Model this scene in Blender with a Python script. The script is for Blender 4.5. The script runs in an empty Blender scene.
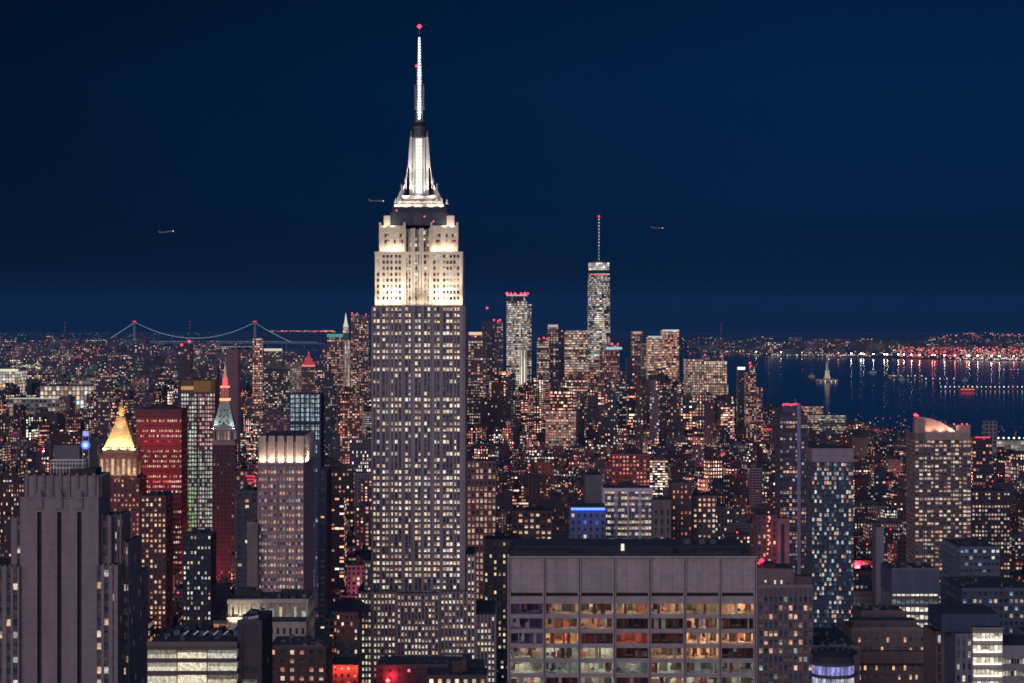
import bpy, math, random
from mathutils import Vector, Matrix
import numpy as np
def dim(c, k): return tuple(q*k for q in c)
R = math.radians
random.seed(7)
S = bpy.context.scene
COL = S.collection
F, EYE, CX, CAMZ = 2300.0, 318.0, 512.0, 260.0      # focal length in pixels, eye level row, centre column, camera height

# ------------------------------------------------------------------ camera, sky, city glow, exposure
cd = bpy.data.cameras.new('camera'); cam = bpy.data.objects.new('camera', cd); COL.objects.link(cam)
cam.location = (0, 0, CAMZ); cam.rotation_euler = (R(90), 0, 0)
cd.sensor_width = 36; cd.lens = F/1024*36; cd.shift_y = (EYE-341.5)/1024
cd.clip_start = 1; cd.clip_end = 120000
S.camera = cam
S.view_settings.view_transform = 'Standard'; S.view_settings.look = 'None'
S.view_settings.exposure = 0; S.view_settings.gamma = 1
cy = S.cycles
cy.max_bounces = 4; cy.diffuse_bounces = 2; cy.glossy_bounces = 2; cy.transparent_max_bounces = 6; cy.volume_bounces = 0
cy.caustics_reflective = False; cy.caustics_refractive = False
cy.sample_clamp_indirect = 2.0; cy.sample_clamp_direct = 0
cy.use_light_tree = True; cy.filter_width = 1.7
cy.use_denoising = True; cy.denoiser = 'OPENIMAGEDENOISE'; cy.denoising_input_passes = 'RGB_ALBEDO_NORMAL'; cy.denoising_prefilter = 'FAST'

W = bpy.data.worlds.new('World'); S.world = W; W.use_nodes = True
nt = W.node_tree; nt.nodes.clear()
def N(nt, t, **k):
    n = nt.nodes.new(t)
    for a, v in k.items(): setattr(n, a, v)
    return n
def L(nt, a, b): nt.links.new(a, b)
def math_n(nt, op, a, b=None, c=None, clamp=False):
    n = nt.nodes.new('ShaderNodeMath'); n.operation = op; n.use_clamp = clamp
    for i, v in enumerate((a, b, c)):
        if v is None: continue
        if isinstance(v, (int, float)): n.inputs[i].default_value = v
        else: nt.links.new(v, n.inputs[i])
    return n.outputs[0]
def ramp(nt, fac, stops, interp='LINEAR'):
    n = nt.nodes.new('ShaderNodeValToRGB'); cr = n.color_ramp; cr.interpolation = interp
    while len(cr.elements) < len(stops): cr.elements.new(0.5)
    for e, (p, c) in zip(cr.elements, stops): e.position = p; e.color = (*c, 1)
    nt.links.new(fac, n.inputs[0]); return n.outputs[0]
def mixc(nt, fac, a, b, mode='MIX'):
    n = nt.nodes.new('ShaderNodeMix'); n.data_type = 'RGBA'; n.blend_type = mode
    for s, v in ((n.inputs[0], fac), (n.inputs[6], a), (n.inputs[7], b)):
        if isinstance(v, (int, float)): s.default_value = v
        elif isinstance(v, tuple): s.default_value = (*v, 1)
        else: nt.links.new(v, s)
    return n.outputs[2]
tc = N(nt, 'ShaderNodeTexCoord'); sp = N(nt, 'ShaderNodeSeparateXYZ'); L(nt, tc.outputs['Generated'], sp.inputs[0])
x, y, z = sp.outputs
grad = ramp(nt, z, [(0.0, (.0014, .0022, .0085)), (0.02, (.0008, .0052, .0210)), (0.05, (.0004, .0105, .0420)), (0.10, (.0003, .0130, .0500)), (0.18, (.0002, .0075, .0320)), (1, (.0005, .004, .016))])
side = math_n(nt, 'MULTIPLY_ADD', x, 1.9, 0.86)
side = math_n(nt, 'MINIMUM', math_n(nt, 'MAXIMUM', side, .45), 1.1)
grad2 = mixc(nt, 1.0, grad, side, 'MULTIPLY')
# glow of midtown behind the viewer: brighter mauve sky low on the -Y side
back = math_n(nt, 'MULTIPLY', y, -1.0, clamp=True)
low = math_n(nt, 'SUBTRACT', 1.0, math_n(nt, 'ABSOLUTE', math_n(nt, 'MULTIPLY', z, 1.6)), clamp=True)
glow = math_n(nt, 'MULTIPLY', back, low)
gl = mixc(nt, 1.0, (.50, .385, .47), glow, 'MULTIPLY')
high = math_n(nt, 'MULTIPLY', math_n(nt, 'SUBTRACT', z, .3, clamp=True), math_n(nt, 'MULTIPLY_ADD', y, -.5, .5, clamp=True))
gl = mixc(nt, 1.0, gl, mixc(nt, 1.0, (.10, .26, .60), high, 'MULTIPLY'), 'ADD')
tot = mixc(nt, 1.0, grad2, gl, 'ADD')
sky = N(nt, 'ShaderNodeTexSky'); sky.sky_type = 'NISHITA'; sky.sun_disc = False
sky.sun_elevation = R(-8); sky.sun_rotation = R(180)
tot = mixc(nt, 0.003, tot, sky.outputs[0], 'ADD')
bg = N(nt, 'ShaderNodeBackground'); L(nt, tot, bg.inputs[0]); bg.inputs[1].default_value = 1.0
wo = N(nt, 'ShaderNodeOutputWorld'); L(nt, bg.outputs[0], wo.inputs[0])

sl = bpy.data.lights.new('city_glow', 'SUN'); so = bpy.data.objects.new('city_glow', sl); COL.objects.link(so)
sl.energy = 0.75; sl.angle = R(40); sl.color = (1.0, .79, .84)
so.rotation_euler = (R(72), 0, R(-22))           # comes from behind the viewer, low

# ------------------------------------------------------------------ coordinates
def PX(px, d): return (px-CX)*d/F
def PZ(py, d): return CAMZ-(py-EYE)*d/F
def GD(py): return CAMZ*F/(py-EYE)               # distance of a ground point seen on row py
def proj(X, Y, Z): return CX+X*F/Y, EYE+(CAMZ-Z)*F/Y

# ------------------------------------------------------------------ materials
def mat(name):
    m = bpy.data.materials.new(name); m.use_nodes = True
    nt = m.node_tree; nt.nodes.clear()
    o = N(nt, 'ShaderNodeOutputMaterial'); b = N(nt, 'ShaderNodeBsdfPrincipled'); L(nt, b.outputs[0], o.inputs[0])
    m.cycles.emission_sampling = 'NONE'
    return m, nt, b
def attr(nt, name):
    n = N(nt, 'ShaderNodeAttribute', attribute_name=name); return n
def wall_variation(nt, base, amp=.35, sx=.05, sz=.012, joints=True):
    if joints:
        g0 = N(nt, 'ShaderNodeNewGeometry'); s0 = N(nt, 'ShaderNodeSeparateXYZ'); L(nt, g0.outputs['Position'], s0.inputs[0])
        j0 = math_n(nt, 'LESS_THAN', math_n(nt, 'FRACT', math_n(nt, 'MULTIPLY', s0.outputs[2], .27)), .07)
        j1 = math_n(nt, 'LESS_THAN', math_n(nt, 'FRACT', math_n(nt, 'MULTIPLY', math_n(nt, 'ADD', s0.outputs[0], s0.outputs[1]), .23)), .04)
        fine = N(nt, 'ShaderNodeTexNoise'); L(nt, g0.outputs['Position'], fine.inputs[0]); fine.inputs['Scale'].default_value = .9; fine.inputs['Detail'].default_value = 4
        k0 = math_n(nt, 'SUBTRACT', math_n(nt, 'MULTIPLY_ADD', fine.outputs[0], .5, .78), math_n(nt, 'MULTIPLY', math_n(nt, 'MAXIMUM', j0, j1), .14))
        base = mixc(nt, 1.0, base, k0, 'MULTIPLY')
    g = N(nt, 'ShaderNodeNewGeometry'); mp = N(nt, 'ShaderNodeMapping'); L(nt, g.outputs['Position'], mp.inputs[0]); mp.inputs['Scale'].default_value = (sx, sx, sz)
    n1 = N(nt, 'ShaderNodeTexNoise'); L(nt, mp.outputs[0], n1.inputs[0]); n1.inputs['Scale'].default_value = 6; n1.inputs['Detail'].default_value = 5
    f = math_n(nt, 'MULTIPLY_ADD', n1.outputs[0], amp*2, 1-amp)
    return mixc(nt, 1.0, base, f, 'MULTIPLY')
def simple(name, col, rough=.8, metal=0, emit=None, es=1, var=.3, sample=False):
    m, nt, b = mat(name)
    if emit is None:
        rgb = N(nt, 'ShaderNodeRGB'); rgb.outputs[0].default_value = (*col, 1)
        L(nt, wall_variation(nt, rgb.outputs[0], var), b.inputs['Base Color'])
    else: b.inputs['Base Color'].default_value = (*col, 1)
    b.inputs['Roughness'].default_value = rough; b.inputs['Metallic'].default_value = metal
    if emit: b.inputs['Emission Color'].default_value = (*emit, 1); b.inputs['Emission Strength'].default_value = es
    if sample: m.cycles.emission_sampling = 'AUTO'
    return m
M = {}
# wall with a face colour ('col')
m, nt, b = mat('masonry'); a = attr(nt, 'col'); L(nt, wall_variation(nt, a.outputs['Color'], .3), b.inputs['Base Color']); b.inputs['Roughness'].default_value = .85; M['wall'] = m
# glass pane with its own light ('em')
m, nt, b = mat('window_pane'); a = attr(nt, 'em')
g = N(nt, 'ShaderNodeNewGeometry'); mp = N(nt, 'ShaderNodeMapping'); L(nt, g.outputs['Position'], mp.inputs[0]); mp.inputs['Scale'].default_value = (1.1, .3, .9)
n1 = N(nt, 'ShaderNodeTexNoise'); L(nt, mp.outputs[0], n1.inputs[0]); n1.inputs['Scale'].default_value = 1.0; n1.inputs['Detail'].default_value = 3; n1.inputs['Roughness'].default_value = .7
f = math_n(nt, 'MULTIPLY_ADD', n1.outputs[0], 3.2, -.65); f = math_n(nt, 'MAXIMUM', f, .25)
L(nt, mixc(nt, 1.0, a.outputs['Color'], f, 'MULTIPLY'), b.inputs['Emission Color']); b.inputs['Emission Strength'].default_value = 1
b.inputs['Base Color'].default_value = (.015, .02, .03, 1); b.inputs['Roughness'].default_value = .15; M['pane'] = m
# lamps
for nm, smp in (('lamp', 'NONE'), ('lamp_sampled', 'AUTO')):
    m, nt, b = mat(nm); a = attr(nt, 'em'); L(nt, a.outputs['Color'], b.inputs['Emission Color']); b.inputs['Emission Strength'].default_value = 1
    b.inputs['Base Color'].default_value = (0, 0, 0, 1); m.cycles.emission_sampling = smp; M[nm] = m
# far building wall whose windows are laid on a per-face grid
m, nt, b = mat('windowed_wall')
uv = N(nt, 'ShaderNodeUVMap', uv_map='UVMap'); s = N(nt, 'ShaderNodeSeparateXYZ'); L(nt, uv.outputs[0], s.inputs[0])
ac = attr(nt, 'col'); a1 = attr(nt, 'prm'); a2 = attr(nt, 'prm2')
s1 = N(nt, 'ShaderNodeSeparateColor'); L(nt, a1.outputs['Color'], s1.inputs[0]); seed, litf, hue = s1.outputs; stren = a1.outputs['Alpha']
s2 = N(nt, 'ShaderNodeSeparateColor'); L(nt, a2.outputs['Color'], s2.inputs[0]); ww, wh, rowc = s2.outputs; spread = a2.outputs['Alpha']
cu = math_n(nt, 'FLOOR', s.outputs[0]); cv = math_n(nt, 'FLOOR', s.outputs[1])
fu = math_n(nt, 'FRACT', s.outputs[0]); fv = math_n(nt, 'FRACT', s.outputs[1])
inu = math_n(nt, 'LESS_THAN', math_n(nt, 'ABSOLUTE', math_n(nt, 'SUBTRACT', fu, .5)), math_n(nt, 'MULTIPLY', ww, .5))
inv = math_n(nt, 'LESS_THAN', math_n(nt, 'ABSOLUTE', math_n(nt, 'SUBTRACT', fv, .5)), math_n(nt, 'MULTIPLY', wh, .5))
win = math_n(nt, 'MULTIPLY', inu, inv)
cm = N(nt, 'ShaderNodeCombineXYZ'); L(nt, cu, cm.inputs[0]); L(nt, cv, cm.inputs[1]); L(nt, math_n(nt, 'MULTIPLY', seed, 917.0), cm.inputs[2])
wn = N(nt, 'ShaderNodeTexWhiteNoise', noise_dimensions='3D'); L(nt, cm.outputs[0], wn.inputs[0])
wc = N(nt, 'ShaderNodeSeparateColor'); L(nt, wn.outputs['Color'], wc.inputs[0])
wr = N(nt, 'ShaderNodeTexWhiteNoise', noise_dimensions='2D'); cm2 = N(nt, 'ShaderNodeCombineXYZ'); L(nt, cv, cm2.inputs[0]); L(nt, math_n(nt, 'MULTIPLY', seed, 331.0), cm2.inputs[1]); L(nt, cm2.outputs[0], wr.inputs[0])
rf = math_n(nt, 'MULTIPLY_ADD', math_n(nt, 'SUBTRACT', wr.outputs['Value'], .5), math_n(nt, 'MULTIPLY', rowc, 2.2), 1.0)
lit = math_n(nt, 'LESS_THAN', wc.outputs[0], math_n(nt, 'MULTIPLY', litf, rf))
warm = ramp(nt, wc.outputs[1], [(0, (.95, .14, .10)), (.25, (1, .30, .18)), (.55, (1, .48, .27)), (.82, (1, .70, .46)), (1, (.95, .86, .76))])
cool = ramp(nt, wc.outputs[1], [(0, (1, .62, .35)), (.3, (1, .80, .55)), (.6, (.95, .93, .78)), (.85, (.72, .88, .80)), (1, (.6, .78, 1))])
wcol = mixc(nt, hue, warm, cool)
inten = math_n(nt, 'MULTIPLY_ADD', math_n(nt, 'POWER', wc.outputs[2], 1.8), 1.25, .22)
blind = math_n(nt, 'MULTIPLY_ADD', math_n(nt, 'LESS_THAN', fv, math_n(nt, 'MULTIPLY_ADD', wn.outputs['Value'], .8, .25)), .45, .55)
e = math_n(nt, 'MULTIPLY', math_n(nt, 'MULTIPLY', math_n(nt, 'MULTIPLY', win, lit), math_n(nt, 'MULTIPLY', inten, blind)), stren)
wall = wall_variation(nt, ac.outputs['Color'], .35)
L(nt, mixc(nt, win, wall, (.015, .022, .035)), b.inputs['Base Color'])
L(nt, math_n(nt, 'MULTIPLY_ADD', win, -.65, .85), b.inputs['Roughness'])
L(nt, wcol, b.inputs['Emission Color']); L(nt, e, b.inputs['Emission Strength'])
M['city'] = m
M['roof'] = simple('tar_roof', (.035, .04, .055), .9, var=.6)
M['metal'] = simple('dark_metal', (.10, .11, .13), .5, .6)
M['white_metal'] = simple('pale_metal', (.6, .62, .6), .5, .2)
M['gold'] = simple('gilded_tiles', (.80, .53, .26), .6, .0, var=.25)
M['copper'] = simple('weathered_copper', (.30, .38, .35), .7, var=.5)
M['stone'] = simple('pale_limestone', (.55, .50, .43), .85, var=.2)
M['mastmetal'] = simple('aluminium_mast', (.62, .62, .60), .45, .3, var=.15)
M['ground'] = simple('ground_asphalt', (.045, .045, .05), .9, var=.5)
M['fuselage_grey'] = simple('grey_fuselage', (.32, .33, .36), .6)
M['wood'] = simple('tank_wood', (.12, .075, .05), .9, var=.5)
# clear glass for the nearest block
m, nt, b = mat('clear_glass'); nt.nodes.remove(b); o = nt.nodes['Material Output']
t_ = N(nt, 'ShaderNodeBsdfTransparent'); gsy = N(nt, 'ShaderNodeBsdfGlossy'); gsy.inputs['Roughness'].default_value = .05
t_.inputs[0].default_value = (.85, .9, .92, 1)
mx = N(nt, 'ShaderNodeMixShader'); mx.inputs[0].default_value = .12; L(nt, t_.outputs[0], mx.inputs[1]); L(nt, gsy.outputs[0], mx.inputs[2]); L(nt, mx.outputs[0], o.inputs[0]); M['glass'] = m
# water
m, nt, b = mat('harbour_water'); b.inputs['Base Color'].default_value = (.004, .02, .045, 1); b.inputs['Roughness'].default_value = .12; b.inputs['IOR'].default_value = 1.33
g = N(nt, 'ShaderNodeNewGeometry'); n1 = N(nt, 'ShaderNodeTexNoise'); L(nt, g.outputs['Position'], n1.inputs[0]); n1.inputs['Scale'].default_value = .02; n1.inputs['Detail'].default_value = 4
bp = N(nt, 'ShaderNodeBump'); bp.inputs['Strength'].default_value = .06; bp.inputs['Distance'].default_value = 2; L(nt, n1.outputs[0], bp.inputs['Height']); L(nt, bp.outputs[0], b.inputs['Normal']); M['water'] = m

# ------------------------------------------------------------------ mesh builder
NOWIN = ((0, 0, 0, 0), (0, 0, 0, 0))
class MB:
    def __init__(s): s.v = []; s.f = []; s.uv = []; s.c = []; s.p = []; s.q = []; s.e = []; s.mi = []; s.mats = []
    def m(s, key):
        if key not in s.mats: s.mats.append(key)
        return s.mats.index(key)
    def face(s, pts, key='wall', col=(.2, .18, .18), win=NOWIN, uv=None, em=(0, 0, 0)):
        i = len(s.v); s.v.extend(pts); s.f.append(tuple(range(i, i+len(pts))))
        s.uv.extend(uv if uv else [(0, 0)]*len(pts)); s.c.append((*col, 1)); s.p.append(win[0]); s.q.append(win[1]); s.e.append((*em, 1)); s.mi.append(s.m(key))
    def box(s, x0, x1, y0, y1, z0, z1, key='wall', col=(.2, .18, .18), win=None, bay=3.2, flo=3.4, roof='roof', em=(0, 0, 0), rot=0, org=None, bottom=False, u0=0):
        P = [(x0, y0), (x1, y0), (x1, y1), (x0, y1)]
        if rot:
            c_, s_ = math.cos(rot), math.sin(rot); ox, oy = org
            P = [(ox+(a-ox)*c_-(b_-oy)*s_, oy+(a-ox)*s_+(b_-oy)*c_) for a, b_ in P]
        nf = max(1, round((z1-z0)/flo))
        for k in range(4):
            a, b_ = P[k], P[(k+1) % 4]; w = math.hypot(b_[0]-a[0], b_[1]-a[1]); nb = max(1, round(w/bay))
            o = u0+k*37
            s.face([(a[0], a[1], z0), (b_[0], b_[1], z0), (b_[0], b_[1], z1), (a[0], a[1], z1)], key, col, win or NOWIN, [(o, 0), (o+nb, 0), (o+nb, nf), (o, nf)], em)
        s.face([(p[0], p[1], z1) for p in P], roof or key, col, NOWIN, None, em if not roof or roof == key else (0, 0, 0))
        if bottom: s.face([(p[0], p[1], z0) for p in reversed(P)], key, col, em=em)
    def frustum(s, cx, cy_, z0, z1, hx0, hy0, hx1, hy1, key='wall', col=(.3, .3, .3), em=(0, 0, 0), n=4, rot=None, win=None, cap=True):
        # n-sided tapered prism; n == 4 keeps its sides along the axes
        if n == 4: ang = [(-1, -1), (1, -1), (1, 1), (-1, 1)]
        else: ang = [(math.cos(2*math.pi*(k+.5)/n-math.pi/2), math.sin(2*math.pi*(k+.5)/n-math.pi/2)) for k in range(n)]
        lo = [(cx+a*hx0, cy_+b_*hy0, z0) for a, b_ in ang]; hi = [(cx+a*hx1, cy_+b_*hy1, z1) for a, b_ in ang]
        for k in range(n):
            j = (k+1) % n; s.face([lo[k], lo[j], hi[j], hi[k]], key, col, win or NOWIN, [(k, 0), (k+1, 0), (k+1, 1), (k, 1)], em)
        if cap: s.face(hi, key, col, em=em)
    def tube(s, pts, r, key='metal', n=5, col=(.2, .2, .2), em=(0, 0, 0)):
        rings = []
        for i, p in enumerate(pts):
            p = Vector(p); a = Vector(pts[max(0, i-1)]); b_ = Vector(pts[min(len(pts)-1, i+1)]); d = (b_-a).normalized()
            u = d.orthogonal().normalized(); v = d.cross(u); rr = r[i] if isinstance(r, (list, tuple)) else r
            if rings:   # keep the frame from twisting
                u = (prev-d*prev.dot(d)).normalized(); v = d.cross(u)
            prev = u
            rings.append([tuple(p+(u*math.cos(2*math.pi*k/n)+v*math.sin(2*math.pi*k/n))*rr) for k in range(n)])
        for A, B in zip(rings, rings[1:]):
            for k in range(n): s.face([A[k], A[(k+1) % n], B[(k+1) % n], B[k]], key, col, em=em)
        s.face(list(reversed(rings[0])), key, col, em=em); s.face(rings[-1], key, col, em=em)
    def ball(s, c, r, key='lamp', em=(1, 1, 1), col=(0, 0, 0)):
        x, y, z = c; P = [(x+r, y, z), (x, y+r, z), (x-r, y, z), (x, y-r, z)]
        for k in range(4):
            s.face([P[k], P[(k+1) % 4], (x, y, z+r)], key, col, em=em); s.face([P[(k+1) % 4], P[k], (x, y, z-r)], key, col, em=em)
    def build(s, name, parent=None, loc=None):
        me = bpy.data.meshes.new(name)
        par = Vector((0, 0, 0))
        if loc is None:
            q = parent
            while q is not None: par += q.location; q = q.parent
            off = par
            lo = Vector((0, 0, 0))
        else: off = Vector(loc); lo = Vector(loc)
        v = np.array(s.v, dtype=np.float64)-np.array(off)
        me.from_pydata(v.tolist(), [], s.f)
        for k in s.mats: me.materials.append(M[k])
        me.polygons.foreach_set('material_index', s.mi)
        u = me.uv_layers.new(name='UVMap'); u.data.foreach_set('uv', np.array(s.uv, dtype=np.float32).ravel())
        need = {'col': s.c, 'em': s.e}
        if 'city' in s.mats: need['prm'] = s.p; need['prm2'] = s.q
        for nm, dat in need.items():
            a = me.attributes.new(nm, 'FLOAT_COLOR', 'FACE'); a.data.foreach_set('color', np.array(dat, dtype=np.float32).ravel())
        o = bpy.data.objects.new(name, me); COL.objects.link(o)
        if loc is not None: o.location = loc
        if parent is not None: o.parent = parent
        return o
def tag(o, label=None, cat=None, group=None, kind=None):
    if label: o['label'] = label
    if cat: o['category'] = cat
    if group: o['group'] = group
    if kind: o['kind'] = kind
    return o
def thing(name, loc, label, cat, group=None):
    o = bpy.data.objects.new(name, None); COL.objects.link(o); o.location = loc; o.empty_display_size = 5
    return tag(o, label, cat, group)
def lamp(name, kind, loc, energy, color, size=1.0, rot=None, size_y=None, spot=None, spread=None, parent=None):
    l = bpy.data.lights.new(name, kind); o = bpy.data.objects.new(name, l); COL.objects.link(o); o.location = loc; l.energy = energy; l.color = color
    if kind == 'AREA':
        l.size = size
        if size_y: l.shape = 'RECTANGLE'; l.size_y = size_y
        if spread: l.spread = spread
    else: l.shadow_soft_size = size
    if kind == 'SPOT': l.spot_size = spot or R(60); l.spot_blend = .6
    if rot: o.rotation_euler = rot
    return o
def aim(o, target):
    o.rotation_euler = (Vector(target)-o.location).to_track_quat('-Z', 'Y').to_euler(); return o

# window light colours chosen per pane
WARM = [(.95, .30, .16), (1, .48, .24), (1, .66, .38), (1, .80, .55), (.98, .90, .75)]
COOL = [(1, .78, .52), (.95, .92, .75), (.85, .95, .82), (.7, .82, 1)]
CREAM = [(1, .72, .46), (1, .80, .58), (1, .86, .68), (.95, .9, .8), (1, .60, .36)]
def lit_rule(p, pal, row=.7, s=(.3, 1.2), dark=.012):
    st = {}
    def f(i, j):
        if j not in st: st[j] = 1+(random.random()-.5)*2*row
        if random.random() < p*st[j]:
            c = random.choice(pal); k = random.uniform(*s); return tuple(q*k for q in c)
        return (dark*.5, dark*.7, dark*1.3) if random.random() < .6 else (dark*2.5, dark*1.6, dark*1.5)
    return f
def evenly(Wd, n, frac, m0=0.0, m1=0.0):
    p = (Wd-m0-m1)/n; return [(m0+p*(i+.5-frac/2), m0+p*(i+.5+frac/2)) for i in range(n)]
def comp(iv, tot):
    out = []; a = 0
    for p, q in iv:
        if p > a+1e-4: out.append((a, p))
        a = q
    if a < tot-1e-4: out.append((a, tot))
    return out
FR = {'front': ((1, 0), (0, -1)), 'right': ((0, 1), (1, 0)), 'left': ((0, -1), (-1, 0))}
def facade(mb, panes, o, u, n, Wd, H, cols, rows, dep, wcol, scol, rule, sp_dep=.55):
    def bx(a0, a1, z0, z1, dd, col, dn=0.0):
        P = [(o[0]+u[0]*a-n[0]*(dep-q), o[1]+u[1]*a-n[1]*(dep-q)) for a, q in ((a0, dd), (a1, dd), (a1, dn), (a0, dn))]
        A, B, C, D = P; Z0, Z1 = o[2]+z0, o[2]+z1
        mb.face([(*A, Z0), (*B, Z0), (*B, Z1), (*A, Z1)], 'wall', col)
        mb.face([(*D, Z0), (*A, Z0), (*A, Z1), (*D, Z1)], 'wall', col)
        mb.face([(*B, Z0), (*C, Z0), (*C, Z1), (*B, Z1)], 'wall', col)
        mb.face([(*A, Z1), (*B, Z1), (*C, Z1), (*D, Z1)], 'wall', col)
        mb.face([(*D, Z0), (*C, Z0), (*B, Z0), (*A, Z0)], 'wall', col)
    for a, b_ in comp(cols, Wd): bx(a, b_, 0, H, dep, wcol)
    for a, b_ in cols:
        for c, d in comp(rows, H): bx(a, b_, c, d, dep*sp_dep, scol)
    k = dep-.06
    for j, (c, d) in enumerate(rows):
        for i, (a, b_) in enumerate(cols):
            A = (o[0]+u[0]*a-n[0]*k, o[1]+u[1]*a-n[1]*k); B = (o[0]+u[0]*b_-n[0]*k, o[1]+u[1]*b_-n[1]*k)
            panes.append(([(*A, o[2]+c), (*B, o[2]+c), (*B, o[2]+d), (*A, o[2]+d)], rule(i, j)))
def block(mb, panes, x0, x1, y0, y1, z0, z1, dep=.6, wcol=(.2, .18, .18), scol=None, roof='roof', **sides):
    """one box of a building; sides: front/right/left = (cols, rows, rule) with rows counted from z0"""
    scol = scol or wcol
    l = dep if 'left' in sides else 0; r = dep if 'right' in sides else 0
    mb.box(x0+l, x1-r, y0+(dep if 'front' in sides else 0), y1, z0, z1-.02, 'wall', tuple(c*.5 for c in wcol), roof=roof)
    yy = y0+(dep if 'front' in sides else 0)
    for sd, (cols, rows, rule) in sides.items():
        u, n = FR[sd]
        if sd == 'front': o = (x0, y0, z0); Wd = x1-x0
        elif sd == 'right': o = (x1, yy+.01, z0); Wd = y1-yy-.01
        else: o = (x0, y1, z0); Wd = y1-yy-.01
        if cols is None: cols = []
        if callable(cols): cols = cols(Wd)
        facade(mb, panes, o, u, n, Wd, z1-z0, cols, rows, dep, wcol, scol, rule)
def finish_panes(panes, parent, maxn=100, key='pane'):
    """the panes nearest to the eye and inside the picture become parts, the rest one part"""
    def sc(p):
        c = sum((Vector(q) for q in p[0]), Vector())/4
        if c.y <= 0: return -1
        a, b_ = proj(*c); inside = 0 < a < 1024 and 0 < b_ < 683
        e1 = Vector(p[0][1])-Vector(p[0][0]); e2 = Vector(p[0][3])-Vector(p[0][0]); nn = e1.cross(e2); vis = max(0, nn.dot(Vector((0, 0, CAMZ))-c)/c.length**2)
        return vis*(1+.15*(sum(p[1]) > .3))+(1 if inside else 0)
    panes.sort(key=sc, reverse=True)
    def put(mb, pts, em):
        if random.random() < .55:
            f = random.uniform(.35, .85); L_, R_ = [tuple(Vector(pts[a])*(1-f)+Vector(pts[b_])*f) for a, b_ in ((0, 3), (1, 2))]
            mb.face([pts[0], pts[1], R_, L_], key, em=em); mb.face([L_, R_, pts[2], pts[3]], key, em=dim(em, random.uniform(.15, .6)))
        else: mb.face(pts, key, em=em)
    for pts, em in panes[:maxn]:
        mb = MB(); put(mb, pts, em); mb.build('window', parent)
    if len(panes) > maxn:
        mb = MB()
        for pts, em in panes[maxn:]: put(mb, pts, em)
        o = mb.build('windows', parent); o['kind'] = 'stuff'
HERO = []        # (px0, px1, top, d0, d1, name) for occlusion and for the filler city to keep clear of
def reserve(x0, x1, y0, y1, z1, m=6): HERO.append((x0-m, x1+m, y0-m, y1+m, z1))
def rows_of(H, pitch, frac, top=0.0, bottom=0.0):
    out = []; z = H-top-pitch
    while z >= bottom: out.append((z+pitch*(.5-frac/2), z+pitch*(.5+frac/2))); z -= pitch
    return out[::-1]
def red_beacon(parent, c, r=1.0, em=(9, .25, .5), name='beacon'):
    mb = MB(); mb.box(c[0]-r*.25, c[0]+r*.25, c[1]-r*.25, c[1]+r*.25, c[2]-r*3, c[2]-r*.7, 'metal', roof='metal'); mb.ball(c, r, 'lamp', em); return mb.build(name, parent)

# ------------------------------------------------------------------ ground, water, hills
def gp(px, py, z=0.0): d = GD(py); return (PX(px, d), d, z)
mb = MB(); mb.face([(-40000, -3000, 0), (40000, -3000, 0), (40000, 44000, 0), (-40000, 44000, 0)], 'ground'); tag(mb.build('ground'), 'dark land under the whole city', None, kind='structure')
WATER = [(1500, 436), (1024, 437), (985, 436), (900, 429), (850, 426), (800, 412), (765, 407), (700, 409), (600, 409), (520, 404), (470, 392), (455, 372), (400, 361), (330, 358), (262, 357), (235, 352), (200, 349), (60, 346.5), (60, 345), (330, 345), (560, 349), (735, 355.5), (900, 359), (1024, 361.5), (1500, 366)]
mb = MB()
def ear(poly):
    from mathutils.geometry import tessellate_polygon
    return tessellate_polygon([[Vector((p[0], p[1], 0)) for p in poly]])
wp = [gp(a, b, .6) for a, b in WATER]
for t in ear(wp):
    q = [wp[i] for i in t]
    if (Vector(q[1])-Vector(q[0])).cross(Vector(q[2])-Vector(q[0])).z < 0: q.reverse()
    mb.face(q, 'water')
tag(mb.build('water'), 'dark harbour water', None, kind='structure')
def in_water(X, Y):
    px, py = proj(X, Y, 0); ins = False; j = len(WATER)-1
    for i in range(len(WATER)):
        (xi, yi), (xj, yj) = WATER[i], WATER[j]
        if (yi > py) != (yj > py) and px < (xj-xi)*(py-yi)/(yj-yi)+xi: ins = not ins
        j = i
    return ins
def hill(name, d0, d1, px0, px1, hf, lab):
    mb = MB(); nx, ny = 90, 10; g = []
    for j in range(ny+1):
        d = d0+(d1-d0)*j/ny; row = []
        for i in range(nx+1):
            px = px0+(px1-px0)*i/nx
            e_ = math.sin(math.pi*min(1, max(0, i/nx)))**.5; row.append((PX(px, d), d, -1+hf(px)*math.sin(math.pi*j/ny)**1.2*e_))
        g.append(row)
    for j in range(ny):
        for i in range(nx): mb.face([g[j][i], g[j][i+1], g[j+1][i+1], g[j+1][i]], 'ground')
    tag(mb.build(name), lab, None, kind='structure')
hill('hills', 17500, 27000, 560, 1400, lambda p: 70+40*math.sin(p*.013)+22*math.sin(p*.047), 'low dark hills beyond the harbour')
hill('hills', 24000, 34000, 215, 480, lambda p: 95+25*math.sin(p*.03), 'low dark hills beyond the bridge')
def on_land(X, Y): return not in_water(X, Y)

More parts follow.
